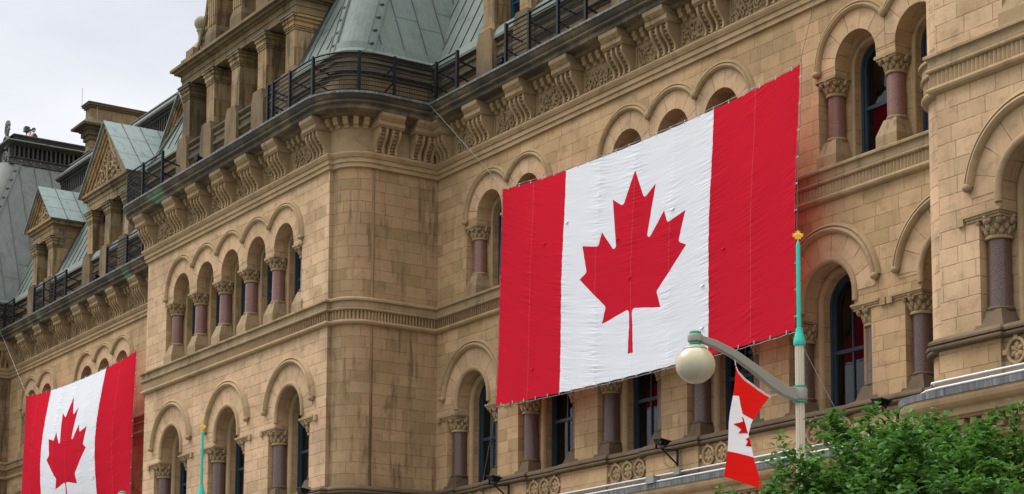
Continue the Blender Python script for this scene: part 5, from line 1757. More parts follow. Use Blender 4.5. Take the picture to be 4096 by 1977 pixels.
def big_flag(xl, label, billow, seed, ropes):
    F = thing('flag', (xl + FW / 2, -0.95, 8.0), label, 'flag', 'giant flags hung flat on the facade', world_parts=True)
    leaf = leaf_uv()
    rnd = random.Random(seed)
    P = []; E = []
    def loop(pts, closed=True):
        b = len(P); P.extend(pts)
        for i in range(len(pts) - (0 if closed else 1)): E.append((b + i, b + (i + 1) % len(pts)))
    # leaf outline, subdivided
    lp = []
    for i in range(len(leaf)):
        a = leaf[i]; c = leaf[(i + 1) % len(leaf)]
        k = max(1, int(math.dist(a, c) / 0.12))
        lp += [(a[0] + (c[0] - a[0]) * j / k, a[1] + (c[1] - a[1]) * j / k) for j in range(k)]
    loop(lp)
    nv = 100
    for ux in (0.0, FW / 4, FW * 3 / 4, FW):
        loop([(ux, FH * j / nv) for j in range(nv + 1)], False)
    nx = 84
    for vv in (0.0, FH):
        loop([(FW * i / nx, vv) for i in range(nx + 1)], False)
    for i in range(1, nx):
        for j in range(1, nv):
            x = FW * (i + (0.25 if j % 2 else -0.25)) / nx; y = FH * j / nv
            if min(abs(x - FW / 4), abs(x - FW * 3 / 4)) < 0.05: continue
            P.append((x, y))
    vs, es, fs, _, _, _ = geometry.delaunay_2d_cdt([Vector(p) for p in P], E, [], 0, 1e-4)
    def pos(u, v):
        s = u / FW; t = v / FH
        q = max(0.0, 1 - (2 * s - 1) ** 2)
        zt = 18.28 - 0.10 * s - 0.29 * q ** 0.8
        zb = 11.86 - 0.12 * s - 0.13 * q ** 0.8
        # little scallops between the clips
        zt -= 0.018 * abs(math.sin(PI * u / 0.62)); zb += 0.018 * abs(math.sin(PI * u / 0.62))
        z = zb + (zt - zb) * t
        x = xl + u - 0.30 * (1 - t) + 0.02 * math.sin(9 * t)
        x += 0.06 * math.sin(PI * t) * (1 if s < 0.5 else -1) * (2 * abs(s - 0.5)) ** 2
        env = max(0.0, math.sin(PI * t)) ** 0.5
        pan = (u / (FW / 8)) % 1.0
        pk = int(u / (FW / 8)) % 8
        amp = (0.45, 1.0, 0.8, 0.95, 1.15, 1.0, 0.75, 1.1)[(pk + seed) % 8]
        # cloth gathers along the sewn seams and slackens between them
        pe = amp * (0.30 + 0.70 * abs(math.cos(PI * pan)) ** 1.5)
        side = 1 if pan < 0.5 else -1
        ph = int(u / (FW / 8) + 0.5) * 1.9 + seed
        dist = (pan if pan < 0.5 else 1 - pan) * FW / 8
        # drawn folds: nearly level in the middle, slanting to the hoist corners
        sl = 0.05 + 0.5 * max(0.0, s - 0.5) * t + 0.10 * math.sin(ph * 3.1)
        vv = v + 0.40 * u - 0.026 * u * u
        wv = 0.28 * (0.012 * math.sin(vv * 23 + ph + 1.5 * math.sin(v * 1.7 + ph)) + 0.008 * math.sin(vv * 37 + 2.3 * ph + 1.8 * math.sin(v * 2.9 + ph)) + 0.014 * math.sin(vv * 8.5 + 0.7 * ph)) * pe * (0.25 + env)
        y = -0.95 - billow * math.sin(PI * t) * max(0.0, math.sin(PI * s)) ** 0.7 - wv
        return (x, y, z)
    parts = {'red_left': [], 'red_right': [], 'white': [], 'leaf': []}
    for f in fs:
        cx = sum(vs[i].x for i in f) / 3; cy = sum(vs[i].y for i in f) / 3
        if cx < FW / 4: parts['red_left'].append(f)
        elif cx > FW * 3 / 4: parts['red_right'].append(f)
        elif pip((cx, cy), leaf): parts['leaf'].append(f)
        else: parts['white'].append(f)
    cache_pos = [pos(v.x, v.y) for v in vs]
    for key, nm, mt in (('red_left', 'red_band', 'flagred'), ('red_right', 'red_band', 'flagred'), ('white', 'white_field', 'flagwhite'), ('leaf', 'maple_leaf_emblem', 'flagred')):
        used = {}
        me = bpy.data.meshes.new(nm)
        V = []; FF = []; UV = []
        for f in parts[key]:
            g = []
            for i in f:
                if i not in used: used[i] = len(V); V.append(cache_pos[i]); UV.append((vs[i].x, vs[i].y))
                g.append(used[i])
            FF.append(g)
        me.from_pydata(V, [], FF)
        ul = me.uv_layers.new(name='UVMap')
        for p in me.polygons:
            for li in p.loop_indices: ul.data[li].uv = UV[me.loops[li].vertex_index]
        me.polygons.foreach_set('use_smooth', [True] * len(me.polygons))
        me.materials.append(M[mt])
        o = bpy.data.objects.new(nm, me); COL.objects.link(o); attach(o, F)
    # border wires and clips
    def wire(pts, r=0.007, nm='border_wire'):
        m = MB(); m.tube(pts, r, 5); o = m.build(nm, 'rope', None); attach(o, F); return o
    n = 40
    top = [Vector(pos(FW * i / n, FH)) + Vector((0, 0.01, 0.055)) for i in range(n + 1)]
    bot = [Vector(pos(FW * i / n, 0)) + Vector((0, 0.01, -0.055)) for i in range(n + 1)]
    lef = [Vector(pos(0, FH * i / n)) + Vector((-0.055, 0.01, 0)) for i in range(n + 1)]
    rig = [Vector(pos(FW, FH * i / n)) + Vector((0.06, 0.01, 0)) for i in range(n + 1)]
    for w_ in (top, bot, lef, rig): wire(w_)
    m = MB()
    pts = [(0.014 * math.cos(a * 0.7), 0, 0.045 + 0.05 * math.sin(a * 0.7)) for a in range(10)]
    m.tube(pts, 0.007, 4)
    cl = m.build('clip', 'clip', None, True)
    firstc = [True]
    def clip(p, rx=0.0):
        if firstc[0]: firstc[0] = False; c = cl
        else: c = cl.copy(); COL.objects.link(c)
        c.location = p; c.rotation_euler = (0, rx, 0)
        attach(c, F)
    for i in range(22):
        u = FW * (i + 0.5) / 22
        clip(Vector(pos(u, FH)) + Vector((0, -0.005, -0.035))); clip(Vector(pos(u, 0)) + Vector((0, -0.005, -0.055)))
    for i in range(10):
        v = FH * (i + 0.5) / 10
        clip(Vector(pos(FW, v)) + Vector((-0.02, -0.005, 0)), PI / 2)
    # guy wires up to the cornice and down to the ledge
    for a, b in ropes:
        p = {'tl': top[0], 'tr': top[-1], 'bl': bot[0], 'br': bot[-1]}[a]
        wire([p, Vector(b)], 0.0065, 'guy_wire')
    # small vent flaps cut in the cloth
    for k in range(9):
        u = FW * rnd.uniform(0.06, 0.94); v = FH * rnd.uniform(0.12, 0.8)
        red = u < FW / 4 or u > FW * 3 / 4 or pip((u, v), leaf)
        p = Vector(pos(u, v)) + Vector((0, -0.006, 0))
        m = MB(); pts = []
        for i in range(9):
            a = PI + PI * i / 8
            pts.append((p.x + 0.075 * math.cos(a), p.y - 0.045 * -math.sin(a), p.z + 0.05 * math.sin(a)))
        m.face([(p.x - 0.075, p.y, p.z)] + pts[1:-1] + [(p.x + 0.075, p.y, p.z)])
        o = m.build('vent_flap', 'flagred' if red else 'flagwhite', None); attach(o, F)
        m = MB(); m.face([(p.x - 0.07, p.y + 0.003, p.z), (p.x - 0.05, p.y + 0.003, p.z - 0.035), (p.x + 0.05, p.y + 0.003, p.z - 0.035), (p.x + 0.07, p.y + 0.003, p.z)])
        o = m.build('vent_slit', 'darkcloth', None); attach(o, F)
    return F
big_flag(-47.60, 'huge maple leaf flag nearest the street lamp with the globe, on the middle wing', 0.05, 1,
         [('tl', (-51.92, -0.94, 22.09)), ('tr', (-33.0, -0.94, 22.06)), ('bl', (-49.6, -0.5, 8.85)), ('br', (-33.3, -0.57, 8.85))])
big_flag(-88.10, 'huge maple leaf flag farther along the facade, on the wing beyond the gabled pavilion', 0.42, 4,
         [('tl', (-92.2, -0.94, 22.09)), ('tr', (-73.4, -0.94, 22.06)), ('bl', (-90.0, -0.5, 8.85)), ('br', (-73.9, -0.57, 8.85))])

# ------------------------------------------------------------------ ground, street
def ground_sheet(name, mat, x0, x1, y0, y1, z, kind='structure'):
    m = MB(); m.face([(x0, y0, z), (x1, y0, z), (x1, y1, z), (x0, y1, z)])
    o = m.build(name, mat, None); tag(o, kind=kind); return o
ground_sheet('ground', 'grass', -1500, 1500, -1500, 1500, -0.03)
ground_sheet('road', 'asphalt', -600, 600, -25.0, -10.0, 0.0)
for nm, (y0, y1) in (('pavement', (-10.0, 0.5)), ('pavement', (-37.0, -25.0))):
    m = MB(); m.box(-600, 600, y0, y1, -0.02, 0.14)
    o = m.build(nm, 'paving', None); tag(o, kind='structure')
m = MB()
for i in range(60): m.box(-150 + i * 6, -147 + i * 6, -17.6, -17.45, 0.001, 0.005)
o = m.build('road_marking', 'white_paint', None); tag(o, kind='structure')

# ------------------------------------------------------------------ street lamps
LM = [(x / 1900, -y / 1900) for x, y in LEAF_R]
def leaf_poly(s):
    r = [(x * s, y * s) for x, y in LM]
    return r + [(-x, y) for x, y in r[-2::-1]]
def street_lamp(loc, label, flag_label, scale_arm=1.0, flag_skip=False):
    T = thing('street_lamp', loc, label, 'street lamp', 'street lamps with maple leaf finials')
    m = MB()
    # fluted post
    n = 50
    b = len(m.v)
    for z in (0.9, 8.84):
        for i in range(n):
            a = 2 * PI * i / n
            r = (0.080, 0.080, 0.075, 0.063, 0.075)[i % 5]
            m.v.append((r * math.cos(a), r * math.sin(a), z))
    for i in range(n): m.f.append([b + i, b + (i + 1) % n, b + n + (i + 1) % n, b + n + i])
    o = m.build('post', 'lampbeige', None); o.parent = T
    m = MB(); m.lathe(0, 0, [(0.24, 0.13), (0.24, 0.25), (0.20, 0.32), (0.16, 0.6), (0.17, 0.75), (0.11, 0.9), (0.085, 0.95)], 24)
    o = m.build('post_base', 'lampbeige', None, True, 40); o.parent = T
    m = MB()
    m.lathe(0, 0, [(0.0, 8.80), (0.098, 8.80), (0.104, 8.83), (0.104, 8.88), (0.096, 8.90), (0.094, 8.93), (0.078, 8.98), (0.062, 9.06), (0.058, 9.10), (0.040, 9.11), (0.037, 10.58), (0.031, 10.62), (0.015, 10.66), (0.0, 10.665)], 24)
    o = m.build('spire', 'teal', None, True, 40); o.parent = T
    m = MB()
    # gold maple leaf, turned a little to the camera
    pl = leaf_poly(0.100)
    ca, sa = math.cos(0.95), math.sin(0.95)
    k = len(pl); bb = len(m.v)
    for t in (-0.018, 0.018):
        for x, y in pl: m.v.append((x * ca - t * sa, x * sa + t * ca, 10.76 + y))
    pc = 0
    f2 = geometry.tessellate_polygon([[Vector((x, y, 0)) for x, y in pl]])
    for tri in f2:
        m.f.append([bb + i for i in tri]); m.f.append([bb + k + i for i in tri][::-1])
    for i in range(k): m.f.append([bb + i, bb + (i + 1) % k, bb + k + (i + 1) % k, bb + k + i])
    m.lathe(0, 0, [(0.012, 10.64), (0.012, 10.74)], 8)
    for (x, y) in ((0.0, 0.01), (0.04, 0.0), (-0.04, 0.0)):
        m.ell((x * ca, x * sa, 10.76 + y), (0.02 * ca, 0.02 * sa, 0), (-0.032 * sa, 0.032 * ca, 0), (0, 0, 0.05), 6, 4)
    o = m.build('finial', 'gold', None); o.parent = T
    # arm out over the road
    up_ = [(-0.05, 8.027), (-0.24, 8.035), (-0.33, 8.045), (-0.60, 8.155), (-1.02, 8.345), (-1.47, 8.54), (-1.89, 8.655), (-2.16, 8.693), (-2.24, 8.70)]
    lo_ = [(-2.24, 8.582), (-2.16, 8.578), (-1.92, 8.537), (-1.53, 8.417), (-1.08, 8.210), (-0.69, 7.995), (-0.45, 7.89), (-0.20, 7.825), (-0.05, 7.82)]
    m = MB()
    m.prism([(y, z) for y, z in up_ + lo_], 'x', -0.055, 0.055)
    m.lathe(0, 0, [(0.0, 7.83), (0.125, 7.83), (0.13, 7.84), (0.13, 8.03), (0.125, 8.04), (0.0, 8.04)], 24)
    m.lathe(0, -2.31, [(0.0, 8.583), (0.125, 8.583), (0.13, 8.60), (0.13, 8.69), (0.12, 8.705), (0.0, 8.705)], 24)
    o = m.build('arm', 'lampgrey', None, True, 35, )
    bv = o.modifiers.new('bevel', 'BEVEL'); bv.width = 0.012; bv.segments = 2; bv.limit_method = 'ANGLE'
    o.parent = T
    m = MB()
    m.lathe(0, 0, [(0.09, 8.035), (0.12, 8.04), (0.122, 8.075), (0.09, 8.085)], 20)
    m.lathe(0, 0, [(0.09, 7.785), (0.12, 7.79), (0.122, 7.825), (0.09, 7.835)], 20)
    m.lathe(0, -2.31, [(0.0, 8.77), (0.06, 8.768), (0.098, 8.75), (0.10, 8.705), (0.0, 8.705)], 20)
    m.lathe(0, -2.31, [(0.0, 8.583), (0.098, 8.583), (0.10, 8.535), (0.08, 8.52)], 20)
    o = m.build('green_ring', 'green', None, True, 40); o.parent = T
    m = MB()
    m.lathe(0, 0, [(0.10, 0.315), (0.14, 0.31), (0.19, 0.275), (0.205, 0.25)], 24)
    o = m.build('globe_collar', 'lampgrey', None, True, 40); o.location = (0, -2.31, 8.205); o.parent = T
    m = MB()
    m.lathe(0, 0, [(0.0, -0.318)] + [(0.335 * math.sin(PI * (i + 1) / 24) , -0.318 * math.cos(PI * (i + 1) / 24)) for i in range(19)] + [(0.19, 0.275)], 32)
    o = m.build('globe', 'globe', None, True); o.location = (0, -2.31, 8.19); o.parent = T
    m = MB(); m.lathe(0, -2.31, [(0.0, 7.86), (0.03, 7.865), (0.035, 7.88), (0.0, 7.885)], 10)
    o = m.build('globe_cap', 'lampgrey', None); o.parent = T
    # the small flag under the arm
    if flag_label:
        G = thing('pennant_flag', loc, flag_label, 'flag')
        Z = lambda y, z, d=0.0: (d, y, z)
        def sheet(name, mat, rows, fold):
            """rows of (left point, right point); cloth with a soft S-fold in depth"""
            mm = MB(); n = 12
            V = []
            for (a, c_) in rows:
                for i in range(n + 1):
                    s = i / n
                    y = a[0] + (c_[0] - a[0]) * s; z = a[1] + (c_[1] - a[1]) * s
                    V.append((fold(y, z), y, z))
            b = len(mm.v); mm.v += V
            for r in range(len(rows) - 1):
                for i in range(n):
                    q = b + r * (n + 1) + i
                    mm.f.append([q, q + 1, q + n + 2, q + n + 1])
            o = mm.build(name, mat, None, True); o.parent = G
            return o
        def fold(y, z):
            t = (8.3 - z) / 2.0
            return 0.045 * math.sin(7.0 * (y + 0.25 * t * 2) + 2.0) * min(1, 1.6 * t + 0.15) * (1.2 - t) + 0.010 * math.sin(17 * y + 5 * z) * (1 - 0.6 * t) + 0.03 * math.sin(4 * z)
        def L_(z):
            ks = [(8.275, -1.441), (7.761, -1.482), (7.279, -1.562), (7.018, -1.609), (6.787, -1.647), (6.571, -1.688), (6.348, -1.729)]
            for (z1, y1), (z2, y2) in zip(ks[:-1], ks[1:]):
                if z <= z1 and z >= z2: return y1 + (y2 - y1) * (z1 - z) / (z1 - z2)
            return ks[0][1] if z > 8 else ks[-1][1]
        # upper red panel: between the sagging hoist and the sewn edge
        hoist = [(-1.441, 8.275), (-1.388, 8.187), (-1.254, 8.072), (-1.12, 8.0), (-0.97, 7.938), (-0.788, 7.875), (-0.652, 7.842)]
        low = [(-1.482, 7.761), (-1.42, 7.762), (-1.357, 7.763), (-1.326, 7.606), (-1.292, 7.469), (-1.172, 7.43), (-1.047, 7.388)]
        def strip(name, mat, A, B, k, dx=0.0):
            mm = MB()
            for i in range(len(A)):
                for j in range(k + 1):
                    s = j / k
                    y = A[i][0] + (B[i][0] - A[i][0]) * s; z = A[i][1] + (B[i][1] - A[i][1]) * s
                    mm.v.append((fold(y, z) + dx, y, z))
            for i in range(len(A) - 1):
                for j in range(k):
                    q = i * (k + 1) + j
                    mm.f.append([q, q + k + 1, q + k + 2, q + 1])
            o = mm.build(name, mat, None, True); o.parent = G
            return o
        strip('red_band', 'silkred', hoist, low, 10)
        strip('hoist_hem', 'silkwhite', hoist, [(y - 0.012, z - 0.038) for y, z in hoist], 1, 0.006)
        wl = [(-1.482, 7.761), (-1.50, 7.62), (-1.525, 7.48), (-1.562, 7.279), (-1.585, 7.15), (-1.609, 7.018), (-1.63, 6.88), (-1.647, 6.787)]
        wr = [(-1.357, 7.763), (-1.326, 7.606), (-1.292, 7.469), (-1.114, 7.276), (-1.19, 7.115), (-1.163, 7.013), (-1.115, 6.84), (-1.085, 6.728)]
        strip('white_field', 'silkwhite', wl, wr, 10)
        m = MB()
        tri = [(-1.292, 7.469), (-1.047, 7.388), (-1.114, 7.276)]
        m.face([(fold(y, z) - 0.012, y, z) for y, z in tri])
        o = m.build('white_field', 'silkwhite', None); o.parent = G
        bl = [(-1.647, 6.787), (-1.66, 6.71), (-1.675, 6.63), (-1.69, 6.55), (-1.705, 6.47), (-1.729, 6.348)]
        br = [(-1.085, 6.728), (-1.05, 6.64), (-1.005, 6.55), (-0.96, 6.45), (-0.90, 6.33), (-0.836, 6.199)]
        strip('red_band', 'silkred', bl, br, 10)
        lf1 = [(-1.322, 7.408), (-1.284, 7.39), (-1.249, 7.263), (-1.212, 7.13), (-1.409, 7.112), (-1.346, 7.183), (-1.393, 7.221), (-1.479, 7.271), (-1.309, 7.322), (-1.299, 7.351)]
        lf2 = [(-1.183, 7.07), (-1.163, 6.99), (-1.14, 6.908), (-1.284, 6.899), (-1.235, 6.979), (-1.247, 7.005), (-1.279, 7.019)]
        m = MB()
        for lf in (lf1, lf2):
            for t in geometry.tessellate_polygon([[Vector((y, z, 0)) for y, z in lf]]):
                # split once so that it follows the fold
                a, b_, c_ = [lf[i] for i in t]
                ab = ((a[0] + b_[0]) / 2, (a[1] + b_[1]) / 2); bc = ((c_[0] + b_[0]) / 2, (c_[1] + b_[1]) / 2); ca_ = ((a[0] + c_[0]) / 2, (a[1] + c_[1]) / 2)
                for q in ((a, ab, ca_), (ab, b_, bc), (ca_, bc, c_), (ab, bc, ca_)):
                    m.face([(fold(y, z) + 0.012, y, z) for y, z in q])
        o = m.build('maple_leaf_emblem', 'silkred', None, True); o.parent = G
        m = MB()
        m.tube([(0, -1.455, 8.385), (fold(-1.447, 8.274), -1.447, 8.274)], 0.010, 5)
        m.tube([(fold(-0.652, 7.842), -0.652, 7.842), (0.0, -0.47, 7.895)], 0.009, 5)
        m.tube([(fold(-0.836, 6.199), -0.836, 6.199), (0.0, -0.66, 6.12), (0.0, -0.05, 5.7)], 0.008, 5)
        o = m.build('tether', 'clip', None); o.parent = G
    return T
street_lamp((-25.63, -9.0, 0.0), 'street lamp with pale globe on a curved arm and a flag hanging beneath it', 'small maple leaf flag twisted by the wind, hanging under the street lamp arm')
street_lamp((-50.22, -9.13, 0.0), 'farther street lamp, only its teal spire with gold leaf rising before the gabled pavilion', None)

# ------------------------------------------------------------------ floodlights on brackets
def floodlight(loc, label, stand=True, rz=0.0):
    T = thing('floodlight', loc, label, 'floodlight', 'black floodlights aimed at the stonework', rz)
    T.scale = (0.64, 0.64, 0.64) if not stand else (0.64, 1.0, 0.64)
    m = MB()
    m.frustum(0, 0, 0.0, 0.15, 0.10, 0.20, 0.26, 0.17)
    m.box(-0.28, 0.28, -0.185, 0.185, 0.20, 0.235)
    for i in range(9): m.box(0.17 + 0.0, 0.25, -0.13 + i * 0.03, -0.12 + i * 0.03, 0.03, 0.19)
    o = m.build('housing', 'iron', None); o.rotation_euler = (R(-12), R(4), 0); o.location = (0, 0, 0.10); o.parent = T
    m = MB()
    m.box(-0.30, -0.285, -0.03, 0.03, -0.02, 0.22); m.box(0.285, 0.30, -0.03, 0.03, -0.02, 0.22); m.box(-0.30, 0.30, -0.03, 0.03, -0.035, -0.02)
    o = m.build('yoke', 'iron', None); o.parent = T
    m = MB()
    if stand:
        m.tube([(0, 0, -0.03), (0, 0.55, -0.05)], 0.025, 6); m.tube([(0, 0.05, -0.05), (0, 0.55, -0.62)], 0.030, 6); m.box(-0.045, 0.045, 0.53, 0.57, -0.68, 0.02)
    else:
        m.box(-0.10, 0.10, -0.10, 0.10, -0.06, -0.035)
    o = m.build('bracket_arm', 'iron', None); o.parent = T
    m = MB()
    m.tube([(0.0, 0.5, -0.6), (-0.05, 0.45, -0.75), (-0.25, 0.40, -0.72), (-0.45, 0.35, -0.5)] if stand else [(0.2, 0.1, 0.0), (0.4, 0.2, -0.05), (0.7, 0.15, -0.04)], 0.008, 5)
    o = m.build('cable', 'iron', None); o.parent = T
    return T
floodlight((-40.35, -0.72, 9.66), 'black floodlight on an arm below the white part of the nearer giant flag')
floodlight((-48.38, -0.72, 9.64), 'black floodlight on an arm below the lower left corner of the nearer giant flag')
floodlight((-32.28, -0.72, 9.50), 'black floodlight half hidden by the top of the street tree')
floodlight((-53.85, -4.15, 9.62), 'black floodlight at the foot of the rounded pavilion corner, by the lower picture edge')
floodlight((-48.08, -0.72, 22.22), 'low black floodlight on the cornice beside the railing right of the copper corner roof', False)
floodlight((-62.2, -4.18, 22.22), 'low black floodlight on the cornice edge at the foot of the leftmost gable piers', False)
floodlight((-80.45, -0.72, 22.22), 'low black floodlight on the far cornice edge below the dormer with the carved pediment', False)

# ------------------------------------------------------------------ tree
def tree(loc, label, seed=3):
    T = thing('street_tree', loc, label, 'tree')
    rnd = random.Random(seed)
    br = MB(); tips = []
    def limb(p, d, ln, r, lev):
        n = 5
        pts = [p]; rad = [r]
        q = p.copy(); dd = d.copy()
        for i in range(n):
            dd = (dd + Vector((rnd.uniform(-1, 1), rnd.uniform(-1, 1), rnd.uniform(-0.25, 0.55))) * 0.16).normalized()
            q = q + dd * ln / n
            pts.append(q.copy()); rad.append(r * (1 - 0.62 * (i + 1) / n))
        br.tube(pts, rad, 7 if lev < 2 else 5)
        if lev >= 2:
            for i in range(1, n + 1): tips.append((pts[i].copy(), dd.copy(), lev))
        if lev >= 4: return
        k = (5, 5, 4, 3)[lev]
        for i in range(k):
            t = rnd.uniform(0.45, 1.0) if lev else rnd.uniform(0.62, 1.0)
            j = min(n - 1, int(t * n)); pp = pts[j].lerp(pts[j + 1], t * n - j) if j < n else pts[-1]
            a = rnd.uniform(0, 2 * PI)
            side = Vector((math.cos(a), math.sin(a), rnd.uniform(-0.05, 0.75))).normalized()
            nd = (dd * 0.55 + side * 0.9).normalized()
            limb(pp, nd, ln * rnd.uniform(0.58, 0.8), rad[j] * 0.62, lev + 1)
    tr = MB()
    tpts = [Vector((0, 0, 0)), Vector((0.03, 0.02, 0.9)), Vector((-0.03, 0.05, 1.9)), Vector((0.02, 0.0, 2.91))]
    tr.tube(tpts, [0.15, 0.115, 0.10, 0.09], 12)
    for i in range(7):
        a = 2 * PI * i / 7 + rnd.uniform(-0.25, 0.25)
        limb(tpts[-1] + Vector((0, 0, -0.35 + 0.09 * i)), Vector((math.cos(a), math.sin(a), rnd.uniform(0.65, 1.15))).normalized(), rnd.uniform(1.65, 2.1), 0.055, 1)
    limb(tpts[-1], Vector((0.05, 0, 1)), 1.7, 0.06, 1)
    o = tr.build('trunk', 'bark', None, True); o.parent = T
    o = br.build('limbs', 'bark', None, True); o.parent = T
    lv = MB()
    ctr = Vector((0, 0, 4.7))
    def leaf(p, d):
        ln = rnd.uniform(0.085, 0.135); wd = ln * rnd.uniform(0.48, 0.6)
        d = d.normalized()
        s = d.cross(Vector((rnd.uniform(-0.5, 0.5), rnd.uniform(-0.5, 0.5), 1))).normalized()
        nn = s.cross(d).normalized()
        b = len(lv.v)
        droop = -0.12 * ln
        P0 = p; P1 = p + d * ln * 0.35; P2 = p + d * ln * 0.70 + Vector((0, 0, droop * 0.4)); P3 = p + d * ln + Vector((0, 0, droop))
        f = nn * wd * 0.22
        lv.v += [tuple(P0), tuple(P1), tuple(P2), tuple(P3), tuple(P1 + s * wd * 0.5 + f), tuple(P2 + s * wd * 0.42 + f), tuple(P1 - s * wd * 0.5 + f), tuple(P2 - s * wd * 0.42 + f)]
        lv.f += [[b, b + 1, b + 4], [b + 1, b + 2, b + 5, b + 4], [b + 2, b + 3, b + 5], [b, b + 6, b + 1], [b + 1, b + 6, b + 7, b + 2], [b + 2, b + 7, b + 3]]
    for (p, d, lev) in tips:
        if p.z < 3.9 and rnd.random() < 0.55: continue
        k = (18 if rnd.random() < 0.86 else 3) if lev >= 3 else 3
        for i in range(k):
            a = rnd.uniform(0, 2 * PI)
            dv = Vector((math.cos(a), math.sin(a), rnd.uniform(-0.35, 0.55))) + d * 0.5
            leaf(p + Vector((rnd.gauss(0, 0.06), rnd.gauss(0, 0.06), rnd.gauss(0, 0.05))), dv)
    o = lv.build('crown', 'leaf', None, True); o.parent = T
    return T, len(tips)
_t, nt_ = tree((-19.4, -12.2, 0.14), 'young leafy green street tree in front of the stone facade, below the street lamp arm', 26)
_t.rotation_euler = (0, 0, 2.618)

# ------------------------------------------------------------------ on the far roof
def skin_body(name, verts, edges, radii, mat, parent):
    me = bpy.data.meshes.new(name)
    me.from_pydata(verts, edges, [])
    o = bpy.data.objects.new(name, me); COL.objects.link(o)
    sk = o.modifiers.new('skin', 'SKIN')
    for i, r in enumerate(radii):
        me.skin_vertices[0].data[i].radius = r if isinstance(r, tuple) else (r, r)
    me.skin_vertices[0].data[0].use_root = True
    sb = o.modifiers.new('sub', 'SUBSURF'); sb.levels = 2; sb.render_levels = 2
    me.materials.append(M[mat])
    o.parent = parent
    return o
ZRF = 33.78
PX, PY, PZ = -97.75, 2.35, ZRF - 0.02 - 1.42
Pn = thing('person', (PX, PY, 32.55), 'person in a dark cap raising both hands to the face on the far roof', 'person', rz=R(-35))
# local frame: x right, -y towards the street, z up; feet at 0, standing behind the roof parapet
V = [(0, 0, 0.92), (0, 0, 1.15), (0, 0, 1.36), (0, -0.01, 1.47), (0, -0.02, 1.52),
     (-0.19, 0, 1.37), (-0.30, -0.10, 1.16), (-0.14, -0.24, 1.42), (0.19, 0, 1.37), (0.30, -0.10, 1.16), (0.14, -0.24, 1.42),
     (-0.10, 0, 0.86), (-0.11, -0.01, 0.48), (-0.11, 0.02, 0.08), (-0.11, -0.16, 0.04), (0.10, 0, 0.86), (0.11, -0.01, 0.48), (0.11, 0.02, 0.08), (0.11, -0.16, 0.04)]
Ed = [(0, 1), (1, 2), (2, 3), (3, 4), (2, 5), (5, 6), (6, 7), (2, 8), (8, 9), (9, 10), (0, 11), (11, 12), (12, 13), (13, 14), (0, 15), (15, 16), (16, 17), (17, 18)]
Rd = [(0.16, 0.12), (0.15, 0.11), (0.17, 0.11), 0.055, 0.055, 0.065, 0.05, 0.038, 0.065, 0.05, 0.038, 0.09, 0.065, 0.045, 0.035, 0.09, 0.065, 0.045, 0.035]
skin_body('body', V, Ed, Rd, 'skin', Pn)
m = MB()
hc = Vector((0, -0.03, 1.62))
m.ell(hc, (0.078, 0, 0), (0, 0.098, 0), (0, 0, 0.118), 16, 12)
m.ell(hc + Vector((0, -0.10, -0.005)), (0.014, 0, 0), (0, 0.02, 0), (0, 0, 0.025), 6, 4)
for sx in (-1, 1):
    m.ell(hc + Vector((sx * 0.08, 0.01, 0)), (0.012, 0, 0), (0, 0.02, 0), (0, 0, 0.032), 6, 4)
m.ell(hc + Vector((0, -0.088, -0.052)), (0.024, 0, 0), (0, 0.01, 0), (0, 0, 0.007), 6, 4)
o = m.build('head', 'skin', None, True); o.parent = Pn
m = MB()
m.lathe(0, -0.02, [(0.106, 1.655), (0.104, 1.70), (0.08, 1.735), (0.04, 1.752), (0.0, 1.756)], 16)
m.ell((0, -0.15, 1.665), (0.075, 0, 0), (0, 0.075, 0), (0, 0, 0.010), 10, 4)
o = m.build('cap', 'darkcloth', None, True); o.parent = Pn
m = MB()
m.lathe(0, 0, [(0.17, 0.90), (0.185, 1.1), (0.19, 1.3), (0.12, 1.42), (0.06, 1.46)], 16)
m.lathe(-0.10, 0, [(0.06, 0.1), (0.10, 0.85)], 10); m.lathe(0.10, 0, [(0.06, 0.1), (0.10, 0.85)], 10)
o = m.build('clothing', 'darkcloth', None, True); o.parent = Pn
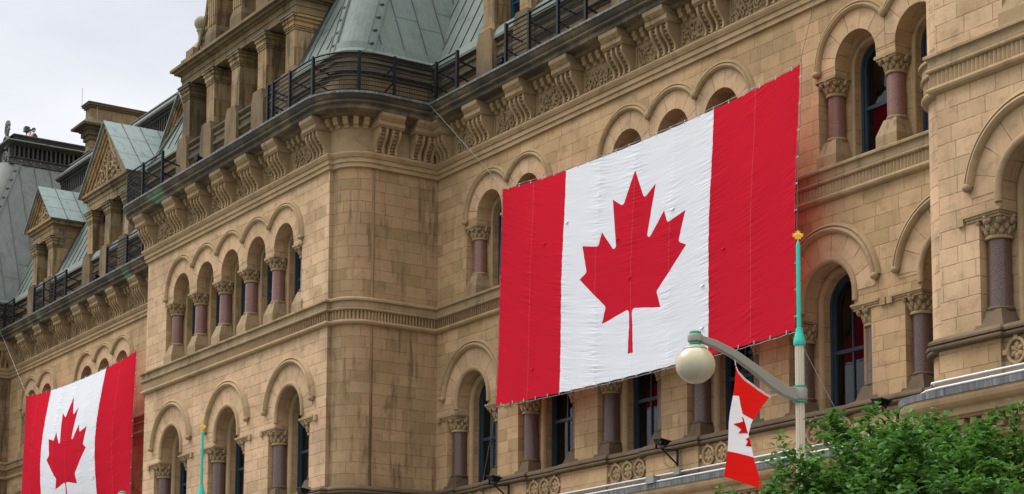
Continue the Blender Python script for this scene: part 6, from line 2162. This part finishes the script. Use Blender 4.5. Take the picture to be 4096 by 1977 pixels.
# two hands with fingers
for sx in (-1, 1):
    m = MB()
    w0 = Vector((sx * 0.14, -0.24, 1.42)); tgt = Vector((sx * 0.075, -0.19, 1.56))
    dd = (tgt - w0).normalized()
    m.ell(w0 + dd * 0.05, dd.orthogonal().normalized() * 0.035, dd.cross(dd.orthogonal()).normalized() * 0.018, dd * 0.05, 8, 6)
    for k in range(4):
        st = w0 + dd * 0.085 + Vector((0, (k - 1.5) * 0.018, 0)); l = (0.065, 0.075, 0.07, 0.055)[k]
        m.tube([st, st + dd * l * 0.55 + Vector((-sx * 0.005, 0, 0)), st + dd * l + Vector((-sx * 0.03, 0, 0))], [0.009, 0.0085, 0.007], 6)
    st = w0 + dd * 0.04 + Vector((0, -0.03, 0))
    m.tube([st, st + dd * 0.03 + Vector((0, -0.025, 0)), st + dd * 0.06 + Vector((0, -0.03, 0))], [0.011, 0.010, 0.008], 6)
    o = m.build('hand', 'skin', None, True); o.parent = Pn
m = MB(); m.box(-0.065, 0.065, -0.23, -0.15, 1.575, 1.655); m.lathe(0, 0, [(0, 0)], 3) if False else None
o = m.build('pocket_camera', 'camera_black', None); 
tag(o, 'small black camera held to the eyes of the person on the roof', 'camera')
o.location = (PX, PY, 32.55); o.rotation_euler = (0, 0, R(-35))

def tripod_camera(loc, label, big):
    T = thing('tripod_camera', loc, label, 'camera')
    m = MB()
    for i in range(3):
        a = 2 * PI * i / 3 + 0.5
        m.tube([(0, 0, 1.28), (0.36 * math.cos(a), 0.36 * math.sin(a), 0.0)], [0.026, 0.016], 6)
    m.tube([(0, 0, 0.9), (0, 0, 1.38)], 0.028, 8)
    m.ell((0, 0, 1.40), (0.05, 0, 0), (0, 0.05, 0), (0, 0, 0.05), 8, 5)
    m.tube([(0, 0, 1.40), (-0.28, 0.1, 1.36)], 0.014, 5)
    o = m.build('tripod', 'iron', None); o.parent = T
    m = MB()
    if big:
        m.box(-0.15, 0.12, -0.13, 0.13, 1.46, 1.70); m.box(-0.10, 0.10, -0.11, 0.11, 1.70, 1.74)
        m2_ = MB(); m2_.box(-0.16, 0.02, -0.14, -0.03, 1.47, 1.69); q = m2_.build('cover', 'camera_tan', None); q.parent = T
    else:
        m.box(-0.06, 0.06, -0.07, 0.07, 1.45, 1.60)
        n = 14
        m.tube([(0.08 * math.cos(2 * PI * i / n), -0.02, 1.70 + 0.08 * math.sin(2 * PI * i / n)) for i in range(n + 1)], 0.014, 5)
    o = m.build('camera_body', 'camera_black', None); o.parent = T
    return T
tripod_camera((-97.9, 2.0, 32.60), 'bulky covered camera on a tripod beside the person on the far roof', True)
tripod_camera((-97.9, 1.0, 32.58), 'slender camera on a tripod with a small ring on top, near the roof corner scrolls', False)
